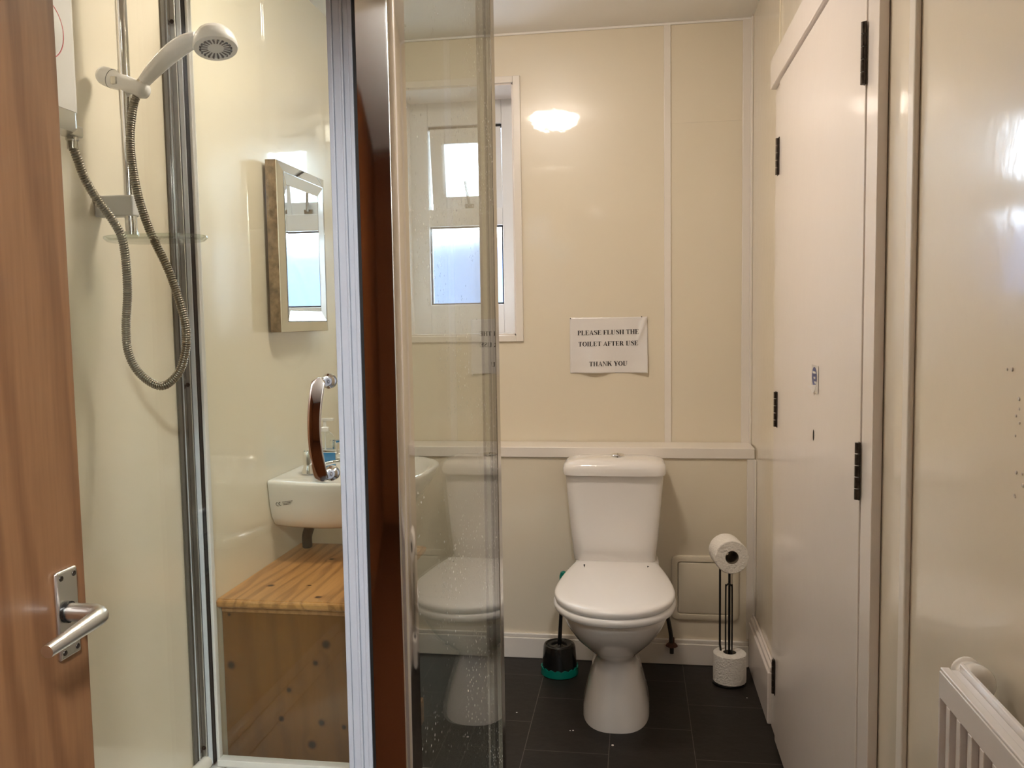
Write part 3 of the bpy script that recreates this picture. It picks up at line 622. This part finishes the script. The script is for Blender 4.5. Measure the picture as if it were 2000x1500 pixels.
def put_mark(polys, x, z, rot=.20):
    for q in polys:
        vs = []
        for a, b in q:
            xx, zz = x + a * math.cos(rot) - b * math.sin(rot), z + a * math.sin(rot) + b * math.cos(rot)
            vs.append((xx, basin_side_y(xx, zz) - .0025, zz))
        mk.add(vs, [tuple(range(len(vs)))])
put_mark(arcpoly(0, .006, .006, .006, .0042, .0042, 70, 290), -1.035, .731)
put_mark(arcpoly(.010, .006, .006, .006, .0042, .0042, 70, 290) + [R_(.005, .009, .0052, .0066)], -1.035, .731)
for r_ in range(3):
    xx = .019
    while xx < .056 - .006 * r_:
        w = random.uniform(.002, .006); put_mark([R_(xx, xx + w, .0095 - .0042 * r_, .0112 - .0042 * r_)], -1.035, .731); xx += w + .0014
obj('maker_mark', mk, M['ink'], bs, label='small printed CE mark')

# taps
def pillar_tap(y, spout_dir, lev_dir, label, lever_up):
    z = .806; x = -.990
    o = thing('tap', label, 'tap', (x, y, z), 'basin taps')
    obj('tap_body', MB().lathe([(.021, 0), (.021, .003), (.014, .022), (.0135, .026), (.0165, .027), (.0165, .066), (.0150, .069), (.0135, .069), (.0135, .072), (.0, .073)], (x, y, z), (0, 0, 1), 26), M['chrome'], o, smooth=35)
    d = Vector(spout_dir).normalized(); a = Vector((x, y, z + .016)); q = d.cross(Vector((0, 0, 1))).normalized(); sp = MB(); rings = []
    for (t_, w, h, dz) in ((.008, .010, .009, 0), (.04, .010, .007, .008), (.075, .0105, .006, .015), (.098, .0105, .0055, .017), (.104, .009, .004, .016)):
        c_ = a + d * t_ + Vector((0, 0, dz)); rings.append([c_ + q * w + Vector((0, 0, -h)), c_ + q * w + Vector((0, 0, h)), c_ - q * w + Vector((0, 0, h)), c_ - q * w + Vector((0, 0, -h))])
    obj('spout', sp.loft(rings), M['chrome'], o, bevel=.003, seg=3)
    l = Vector(lev_dir).normalized(); q = l.cross(Vector((0, 0, 1))).normalized(); a = Vector((x, y, z + .066)); lm = MB(); rings = []
    for (t_, w, h, dz) in ((-.012, .013, .006, 0), (.012, .012, .006, .0), (.035, .008, .005, .003), (.06, .0085, .0045, lever_up * .6), (.085, .0095, .004, lever_up)):
        c_ = a + l * t_ + Vector((0, 0, dz)); rings.append([c_ + q * w + Vector((0, 0, -h)), c_ + q * w + Vector((0, 0, h)), c_ - q * w + Vector((0, 0, h)), c_ - q * w + Vector((0, 0, -h))])
    obj('lever', lm.loft(rings), M['chrome'], o, bevel=.003, seg=3)
    return o
pillar_tap(2.425, (1, .42, 0), (1, .25, 0), 'nearer chrome basin tap, left of the soap bottle', .0)
pillar_tap(2.650, (1, -.12, 0), (1, .05, 0), 'farther chrome basin tap with raised lever, right of the soap bottle', .016)
# soap
so = thing('soap_dispenser', 'clear pump bottle of blue hand soap on the basin', 'soap bottle', (-.972, 2.525, .806))
SXX, SYY = -.972, 2.525
prof = [(.026, .0), (.029, .004), (.029, .075), (.027, .092), (.020, .108), (.013, .114), (.012, .120)]
def ovr(p, s_=1.0): return [[(SXX + r * 1.18 * s_ * math.cos(2 * PI * j / 30), SYY + r * .78 * s_ * math.sin(2 * PI * j / 30), .806 + h) for j in range(30)] for r, h in p]
obj('bottle', MB().loft(ovr(prof)), M['bottle'], so, smooth=40)
obj('liquid', MB().loft(ovr([(.026, .002), (.029, .006), (.029, .056), (.0285, .058)], .93)), M['liquid'], so, smooth=40, label='blue liquid')
pm = MB().lathe([(.0125, .116), (.0125, .128), (.006, .130), (.005, .150), (.0, .150)], (SXX, SYY, .806), (0, 0, 1), 20)
pm.box(SXX - .010, SXX + .030, SYY - .007, SYY + .007, .806 + .150, .806 + .157)
obj('pump', pm, M['plastic'], so, smooth=35)
obj('dip_tube', MB().tube([(SXX, SYY, .83), (SXX, SYY, .92)], .002, 8), M['plastic'], so)
lb = MB(); lr = [[(SXX + .0345 * math.cos(a), SYY - .0231 * math.sin(a), .806 + h) for a in [PI * (.35 + .3 * j / 10) for j in range(11)]] for h in (.058, .088)]
v = lr[0] + lr[1]; lb.add(v, [(j, j + 1, 12 + j, 11 + j) for j in range(10)])
lg = MB(); lg.add([(SXX - .012 + .006 * math.cos(a), SYY - .0236, .806 + .088 + .009 * math.sin(a)) for a in [2 * PI * j / 16 for j in range(16)]], [tuple(range(16))])
obj('label_drop', lg, M['teal'], so, label='teal drop printed on the bottle')

# waste and supply below the basin
wp = thing('basin_waste', 'grey white waste pipe below the basin', 'waste pipe', (-.90, BY, .56))
obj('trap', MB().lathe([(.030, 0), (.030, .05), (.034, .052), (.034, .062), (.022, .066), (.022, .098)], (-.885, BY, .5605), (0, 0, 1), 24), M['greyplastic'], wp, smooth=40)
obj('waste_arm', MB().tube(spline([(-.905, BY, .625), (-.95, BY + .03, .632), (-1.0, BY + .06, .636), (XL + .004, BY + .10, .638)], 6), .017, 16), M['tube'], wp, smooth=True)
tag(obj('basin_hose', MB().tube(spline([(-.985, BY - .10, .668), (-1.0, BY - .09, .635), (-1.018, BY - .07, .60), (-1.022, BY - .06, .5655)], 6), .0155, 14), M['tube']), 'dark braided tap hose between basin and pine chest', 'hose')

# pine chest
ct_ = thing('pine_chest', 'low knotty pine chest of drawers under the basin', 'chest of drawers', (-.87, 2.27, 0))
cx0, cx1, cy0, cy1 = -1.0645, -.690, 2.000, 2.512
obj('side_panel', MB().box(cx0, cx1, cy0, cy0 + .018, .0, .535), M['pine_side'], ct_, bevel=.001, label='knotty honey pine end panel')
obj('side_panel', MB().box(cx0, cx1, cy1 - .018, cy1, .0, .535), M['pine'], ct_, bevel=.001)
obj('back_panel', MB().box(cx0, cx0 + .01, cy0 + .018, cy1 - .018, 0, .535), M['pine'], ct_)
def topring(z, g): return [(-1.066, 1.976 + g, z), (-.655 - g, 1.976 + g, z), (-.655 - g, 2.536 - g, z), (-1.066, 2.536 - g, z)]
obj('top_board', MB().loft([topring(.535, .012), topring(.5385, .007), topring(.541, .002), topring(.545, 0), topring(.553, 0), topring(.5565, .002), topring(.5575, .007), topring(.560, .008)]), M['pine_top'], ct_, smooth=25, label='grained pine top with moulded edge')
obj('cornice', MB().box(cx0, cx1 + .006, cy0 - .004, cy1 + .004, .520, .535), M['pine'], ct_, bevel=.003)
for i, (z0, z1, kz) in enumerate(((.378, .512, .457), (.232, .368, .305), (.112, .222, .165))):
    dr = obj('drawer', MB().box(cx1 - .016, cx1 + .003, cy0 + .03, cy1 - .03, z0, z1), M['pine'], ct_, bevel=.003)
    for ky in (2.35 - .19, 2.35):
        obj('knob', MB().lathe([(.010, 0), (.008, .010), (.013, .018), (.0165, .026), (.013, .034), (.0, .036)], (cx1 + .003, ky, kz if i != 1 else .25), (1, 0, 0), 20), M['pine'], dr, smooth=True)
obj('drawer_rail', MB().box(cx1 - .02, cx1, cy0 + .018, cy1 - .018, .368, .378).box(cx1 - .02, cx1, cy0 + .018, cy1 - .018, .222, .232), M['pine'], ct_)
obj('plinth', MB().box(cx0, cx1 + .022, cy0 - .018, cy1 - .0, 0, .078).box(cx0, cx1 + .013, cy0 - .01, cy1, .078, .092), M['pine'], ct_, bevel=.004)

# ================================================================== TOILET
TX = -.068
to = thing('toilet', 'white close coupled toilet with lid down against the back wall', 'toilet', (TX, 2.7, 0))
# pan
secs = [  # z, half width, front y, back y, exponent
    (0.0, .107, 2.497, 2.935, 2.6), (.03, .1055, 2.503, 2.93, 2.6), (.09, .090, 2.530, 2.92, 2.5), (.15, .073, 2.557, 2.915, 2.4), (.185, .067, 2.560, 2.915, 2.3),
    (.205, .073, 2.545, 2.92, 2.25), (.24, .103, 2.493, 2.93, 2.2), (.28, .133, 2.436, 2.935, 2.2), (.32, .154, 2.396, 2.94, 2.2), (.355, .166, 2.372, 2.94, 2.25), (.377, .169, 2.366, 2.94, 2.3), (.388, .165, 2.372, 2.94, 2.3)]
obj('pan', MB().loft([sring(TX, (f_ + b + .25 * (b - f_)) / 2 if False else f_ + (b - f_) * .44, z, hw, (b - f_) * .44, e, 56, (b - f_) * .56) for z, hw, f_, b, e in secs]), M['ceramic'], to, smooth=60)
def seat_ring(z, g, n=64):
    """D shape: round front at 2.33, tapering to a straight back at 2.85"""
    pts = []; hw, y0_, y1_, yc = .183 - g, 2.330 + g, 2.842 - g, 2.545
    for j in range(33):
        a = PI + PI * j / 32; pts.append((TX + hw * spow(math.cos(a), .92), yc + (yc - y0_) * spow(math.sin(a), .95), z))
    for j in range(1, 15):
        t = j / 14; pts.append((TX + hw - (hw - .137 + g * .4) * (t ** 1.55), yc + (y1_ - yc) * t, z))
    pts += [(TX + .137 * (1 - 2 * j / 8), y1_ + .004, z) for j in range(1, 8)]
    for j in range(14, 0, -1):
        t = j / 14; pts.append((TX - hw + (hw - .137 + g * .4) * (t ** 1.55), yc + (y1_ - yc) * t, z))
    return pts
obj('seat', MB().loft([seat_ring(.3885, .006), seat_ring(.393, -.001), seat_ring(.404, -.003), seat_ring(.412, .001), seat_ring(.415, .006)]), M['plastic'], to, smooth=60)
lidr = [(.4165, .008), (.4165, .003), (.421, .0005), (.430, .0), (.435, .003), (.438, .010), (.4405, .03), (.442, .07), (.443, .11)]
obj('lid', MB().loft([seat_ring(z, g) for z, g in lidr]), M['plastic'], to, smooth=60, label='closed glossy seat lid')
for sx__ in (-.075, .075): obj('hinge', MB().lathe([(.012, 0), (.012, .026), (.010, .028), (0, .028)], (TX + sx__, 2.868, .389), (0, 0, 1), 20), M['plastic'], to, smooth=True)
obj('pan_deck', MB().loft([sring(TX, 2.93, z, hw, .085, 5, 40) for z, hw in ((.345, .13), (.36, .145), (.415, .145), (.42, .14))]), M['ceramic'], to, smooth=60)
cis = [(.418, .139, .078), (.424, .143, .081), (.50, .151, .084), (.60, .160, .086), (.70, .1685, .0875), (.723, .170, .088)]
obj('cistern', MB().loft([sring(TX - .008, YB - .0905, z, hw, hd2, 7, 64) for z, hw, hd2 in cis]), M['ceramic'], to, smooth=60)
lidc = [(.724, .168, .088, 7), (.725, .1755, .0945, 7), (.735, .1785, .0955, 6.5), (.748, .178, .0955, 6), (.760, .174, .092, 5.5), (.770, .162, .082, 4.6), (.776, .135, .062, 4), (.779, .08, .03, 3), (.780, .01, .006, 2)]
obj('cistern_lid', MB().loft([sring(TX - .008, YB - .099, z, hw, hd2, e, 64) for z, hw, hd2, e in lidc]), M['ceramic'], to, smooth=60)
fb = obj('flush_button', MB().lathe([(.024, 0), (.024, .006), (.021, .009), (.0195, .0085), (.0, .0105)], (TX + .004, YB - .105, .7785), (0, 0, 1), 28), M['chrome'], to, smooth=40, label='chrome dual flush button')
obj('button_split', MB().box(TX + .0035, TX + .0045, YB - .124, YB - .086, .7875, .7893), M['hole_dark'], fb)
pp_ = thing('supply_pipe', 'dark bent supply pipe right of the toilet', 'pipe', (.125, 3.02, .09))
obj('pipe', MB().tube(spline([(.085, 3.0, .30), (.098, 3.0, .235), (.112, 3.005, .175), (.121, 3.012, .12), (.124, 3.018, .078), (.124, 3.020, .050)], 6), .0075, 14), M['tube'], pp_, smooth=True)
obj('pipe_collar', MB().lathe([(.022, 0), (.018, .006), (.010, .012), (.010, .03)], (.124, 3.019, .078), (0, 0, 1), 18), pbr('rusty_collar', (.09, .03, .015), .8, vary=.5, vscale=80), pp_, smooth=True, label='rusty collar')

# toilet brush
tb = thing('toilet_brush', 'black toilet brush in pot with teal scalloped base, left of toilet', 'toilet brush', (-.275, 2.925, 0))
BX, BYY = -.275, 2.925
obj('pot', MB().lathe([(.058, .018), (.062, .02), (.060, .06), (.057, .098), (.054, .106), (.049, .108), (.044, .102), (.020, .098), (.012, .102), (.008, .104)], (BX, BYY, 0), (0, 0, 1), 40), M['black'], tb, smooth=40)
obj('vent_ring', MB().lathe([(.042, .1035), (.040, .106), (.030, .104), (.028, .1005)], (BX, BYY, 0), (0, 0, 1), 36, False), M['wire'], tb, smooth=True)
sc = MB(); n = 72; rA, rB, rC, rD = [], [], [], []
for j in range(n):
    a = 2 * PI * j / n; h = .024 + .007 * abs(math.cos(a * 8)); c_, s_ = math.cos(a), math.sin(a)
    rA.append((BX + .062 * c_, BYY + .062 * s_, 0)); rB.append((BX + .067 * c_, BYY + .067 * s_, .003)); rC.append((BX + .0665 * c_, BYY + .0665 * s_, h)); rD.append((BX + .0625 * c_, BYY + .0625 * s_, h))
rE = [(BX + .06 * math.cos(2 * PI * j / n), BYY + .06 * math.sin(2 * PI * j / n), .012) for j in range(n)]
obj('base_ring', sc.loft([rA, rB, rC, rD, rE]), M['teal'], tb, smooth=40, label='teal scalloped base')
obj('rod', MB().tube([(BX, BYY, .10), (BX + .006, BYY + .001, .20), (BX + .013, BYY + .002, .315)], [.0075, .0066, .0072], 14), M['black'], tb, smooth=True)
obj('grip', MB().tube([(BX + .013, BYY + .002, .30), (BX + .015, BYY + .002, .325), (BX + .017, BYY + .003, .352), (BX + .018, BYY + .003, .366), (BX + .018, BYY + .003, .371)], [.008, .0125, .0145, .011, .003], 16), M['teal'], tb, smooth=True, label='teal grip end')

# roll stand and rolls
RX, RY = .312, 2.905
rs_ = thing('toilet_roll_stand', 'black wire toilet roll stand in the right corner', 'toilet roll holder', (RX, RY, 0))
obj('base', MB().lathe([(.055, 0), (.055, .006), (.052, .008), (0, .008)], (RX, RY, 0), (0, 0, 1), 36), M['wire'], rs_, smooth=True)
arm_z = .486
def wire(pts, r=.0034): return MB().tube(spline(pts, 5), r, 10)
obj('upright', MB().tube([(.301, RY + .012, .008), (.284, RY + .012, .13), (.284, RY + .012, .40)] , .0036, 10).tube(spline([(.284, RY + .012, .40), (.285, RY + .012, .470), (.290, RY + .008, arm_z - .004), (.298, RY - .005, arm_z), (.300, 2.82, arm_z)], 5), .0036, 10), M['wire'], rs_, smooth=True)
obj('upright', MB().tube([(.315, RY + .006, .008), (.315, RY + .006, .42)], .0042, 10).tube(spline([(.315, RY + .006, .42), (.315, RY + .004, .468), (.316, RY - .002, arm_z - .002), (.316, RY - .02, arm_z), (.318, 2.82, arm_z)], 5), .0042, 10), M['wire'], rs_, smooth=True)
obj('inner_loop', wire([(.304, RY - .012, .008), (.301, RY - .012, .12), (.301, RY - .012, .33), (.303, RY - .012, .346), (.3115, RY - .012, .353), (.320, RY - .012, .346), (.322, RY - .012, .33), (.322, RY - .012, .12), (.319, RY - .012, .008)], .0027), M['wire'], rs_, smooth=True)
def toilet_roll(loc, axis, label):
    o = thing('toilet_roll', label, 'toilet roll', loc, 'toilet rolls on the wire stand')
    n = 48; L_ = .100; prof = [(.022, 0), (.053, 0), (.0555, .002), (.0560, .012), (.0560, L_ - .012), (.0555, L_ - .002), (.053, L_), (.022, L_)]
    b = MB(); b.lathe(prof, loc, axis, n, False); m_ = len(prof) * n
    for j in range(n): pass
    obj('paper', b, M['paper'], o, smooth=35)
    obj('core', MB().lathe([(.0222, .0005), (.0222, L_ - .0005), (.0208, L_ - .0005), (.0208, .0005), (.0222, .0005)], loc, axis, 32, False), M['card'], o, smooth=35, label='brown cardboard core')
    return o
toilet_roll((RX + .004, RY, .0085), (0, 0, 1), 'spare white toilet roll standing on the floor base of the stand')
ra = Vector((-.13, 1, 0)).normalized()
tr1 = toilet_roll((.3105, 2.795, arm_z - .014), ra, 'white toilet roll hung on the top arm of the stand')
obj('loose_sheet', MB().add([(.3105 + .040, 2.797, .512), (.3105 + .055, 2.800, .492), (.297 + .055, 2.89, .492), (.297 + .040, 2.89, .514)], [(0, 1, 2, 3)]), M['paper'], tr1) if False else None

# access hatch
ah = thing('access_hatch', 'cream plastic access hatch on the lower wall behind the roll stand', 'access panel', (.245, YB, .16))
def rrect(x0, x1, z0, z1, r, y, n=8):
    pts = []
    for (cx_, cz_, a0_) in ((x1 - r, z1 - r, 0), (x0 + r, z1 - r, 90), (x0 + r, z0 + r, 180), (x1 - r, z0 + r, 270)):
        for i in range(n + 1): a = math.radians(a0_ + 90 * i / n); pts.append((cx_ + r * math.cos(a), y, cz_ + r * math.sin(a)))
    return pts
hx0, hx1, hz0_, hz1_ = .124, .364, .163, .403
obj('hatch_frame', MB().loft([rrect(hx0, hx1, hz0_, hz1_, .022, YB - .0005), rrect(hx0 + .001, hx1 - .001, hz0_ + .001, hz1_ - .001, .022, YB - .006), rrect(hx0 + .006, hx1 - .006, hz0_ + .006, hz1_ - .006, .018, YB - .009), rrect(hx0 + .022, hx1 - .022, hz0_ + .022, hz1_ - .022, .010, YB - .008), rrect(hx0 + .0245, hx1 - .0245, hz0_ + .0245, hz1_ - .0245, .009, YB - .002)], caps=False), M['cream'], ah, smooth=40)
obj('hatch_door', MB().loft([rrect(hx0 + .026, hx1 - .026, hz0_ + .026, hz1_ - .026, .008, YB - .001), rrect(hx0 + .026, hx1 - .026, hz0_ + .026, hz1_ - .026, .008, YB - .006), rrect(hx0 + .030, hx1 - .030, hz0_ + .030, hz1_ - .030, .006, YB - .008)]), M['cream'], ah, smooth=40)

# notice
nt = thing('notice', 'laminated white paper notice with black capitals on the back wall', 'notice', (-.10, YU, 1.06))
NX0, NX1, NZ0, NZ1 = -.247, .044, 1.058, 1.268
def nbulge(u, v):     # how far the sheet stands off the wall
    b = .0010 + .0150 * math.sin(PI * min(1, max(0, (u - .08) / .52))) ** 2 * (1 - v) ** 2.2 if u < .60 else .0010
    b += .016 * max(0, (u - .74) / .26) ** 1.5 * (1 - v) ** 1.5
    k = u - (.985 - .11 * (1 - v) * 2.2 - .0)      # a soft crease running down from the top right corner
    b += .009 * math.exp(-(k / .026) ** 2) * max(0, min(1, (v - .52) / .2))
    b += .0016 * math.sin(u * 9 + v * 4)
    return max(.0008, b + .0012)
def npt(u, v, lift=0.0):
    return (NX0 + (NX1 - NX0) * u, YU - nbulge(u, v) - lift, NZ0 + (NZ1 - NZ0) * v - .004 * u * 0)
nm = MB(); nu, nv = 60, 44
nm.add([npt(i / nu, j / nv) for j in range(nv + 1) for i in range(nu + 1)], [(j * (nu + 1) + i, j * (nu + 1) + i + 1, (j + 1) * (nu + 1) + i + 1, (j + 1) * (nu + 1) + i) for j in range(nv) for i in range(nu)])
o_ = obj('sheet', nm, M['sheet'], nt, smooth=80)
so_ = o_.modifiers.new('Solid', 'SOLIDIFY'); so_.thickness = .0004; so_.offset = 1
def text_line(s, uc, vb, h, width, tilt):
    P, w = text_polys(s, h); k = width / w; mb = MB()
    for q in P:
        vs = []
        cxx = sum(a for a, b in q) / len(q)
        for a, b in q:
            x = (a - w / 2) * k; u = uc + x / (NX1 - NX0); v = vb + (b + x * tilt) / (NZ1 - NZ0); vs.append(npt(u, v, .0011))
        mb.add(vs, [tuple(range(len(vs)))])
    return obj('text_line', mb, M['ink'], nt)
text_line('PLEASE FLUSH THE', .497, .690, .0172, .231, .012)
text_line('TOILET AFTER USE', .497, .487, .0172, .226, .012)
text_line('THANK YOU', .497, .127, .0172, .144, .010)
for (u, v) in ((.010, .988), (.925, 1.0)): obj('pin', MB().lathe([(.0022, 0), (.0018, .0015), (0, .002)], npt(u, v, .001), (0, -1, 0), 12), M['rust'], nt, smooth=True)

# ================================================================== RADIATOR
rd = thing('radiator', 'white slotted panel radiator low on right wall nearest the camera', 'radiator', (.37, .66, .2))
xa, xb, ya, yb, za, zb = .345, .372, .24, 1.006, .18, .850
fp = MB()
pitch, slot, ztop, zbot = .0310, .0205, .819, .24
fp.box(xa, xa + .008, ya, yb, ztop, zb).box(xa, xa + .008, ya, yb, za, zbot)
y = yb - .004; fp.box(xa, xa + .008, y, yb, zbot, ztop)
while y - pitch > ya:
    fp.box(xa, xa + .008, y - pitch, y - slot, zbot, ztop); y -= pitch
fp.box(xa, xa + .008, ya, y - slot + .0001, zbot, ztop)
obj('front_panel', fp, M['rad'], rd, bevel=.002)
obj('top_rail', MB().box(xa + .001, xa + .011, ya, yb, zb, zb + .004).box(xa + .0115, xa + .022, ya, yb, zb - .002, zb + .001).box(xa + .022, xa + .027, ya, yb, zb - .03, zb + .009), M['rad'], rd, bevel=.002, seg=3)
obj('back_panel', MB().box(xa + .022, xa + .027, ya, yb - .004, za, zb - .03), pbr('radiator_inner_shade', (.36, .29, .245), .6), rd)  # darker taupe than the enamel: shade inside the slots put into the colour
for yb_ in (ya + .1, .80): obj('bracket', MB().box(xa + .027, XR - .001, yb_, yb_ + .03, .3, .8), M['rad'], rd, bevel=.001)
vax = Vector((.0, -1, 0))
vl = obj('valve_cap', MB().lathe([(.0, 0), (.0165, .0), (.0178, .002), (.0178, .006), (.0155, .008), (.015, .014), (.0175, .020), (.0200, .028), (.0205, .036), (.018, .044), (.011, .049), (.0, .050)], (.389, 1.048, .834), vax, 30), M['plastic'], rd, smooth=50, label='round white valve cap')

# crumbs on the floor
for (x, y_, r) in ((-.385, 2.60, .0030), (-.205, 2.50, .0020), (-.196, 2.502, .0026), (-.073, 2.425, .0042), (.36, 2.79, .0020)):
    p = MB().lathe([(.0, 0), (r, .0004), (r * .7, r * .5), (0, r * .6)], (x, y_, .0), (0, 0, 1), 7)
    tag(obj('paper_scrap', p, M['paper']), 'tiny white paper crumb on the black floor tiles', 'crumb', 'paper crumbs on the floor')
# water marks on the right wall
for i in range(12):
    zz = random.uniform(1.03, 1.20); yy = 1.00 + random.gauss(0, .012) + (zz - 1.1) * .1; r = random.uniform(.0012, .0030)
    tag(obj('water_drop', MB().lathe([(r, 0), (r * .8, r * .4), (0, r * .6)], (XR - .0002, yy, zz), (-1, 0, 0), 10), M['ceramic'], smooth=True), 'small pale drip mark on the right wall near the camera', 'drip', 'drip marks on the right wall')

# ceiling lamp, and an unseen fill dome added in the hall
lm = thing('ceiling_lamp', 'round flush dome lamp lit on the bathroom ceiling', 'ceiling lamp', (-.415, 1.93, ZC))
obj('dome', MB().lathe([(.125, 0), (.125, .012), (.115, .030), (.09, .046), (.05, .056), (.0, .060)], (-.415, 1.93, ZC - .0141), (0, 0, -1), 40), M['lamp'], lm, smooth=60)
obj('lamp_base', MB().lathe([(.132, 0), (.132, .014), (.0, .014)], (-.415, 1.93, ZC), (0, 0, -1), 40), M['plastic'], lm, smooth=40)
hl = thing('hall_fill', 'unseen dome added on the hall ceiling as fill light', 'ceiling lamp', (.26, -.70, ZC))  # added out of view to brighten the near walls and timber door
obj('dome', MB().lathe([(.14, 0), (.14, .012), (.13, .030), (.10, .046), (.05, .056), (.0, .060)], (.26, -.70, ZC - .0005), (0, 0, -1), 40), M['hallfill'], hl, smooth=60)
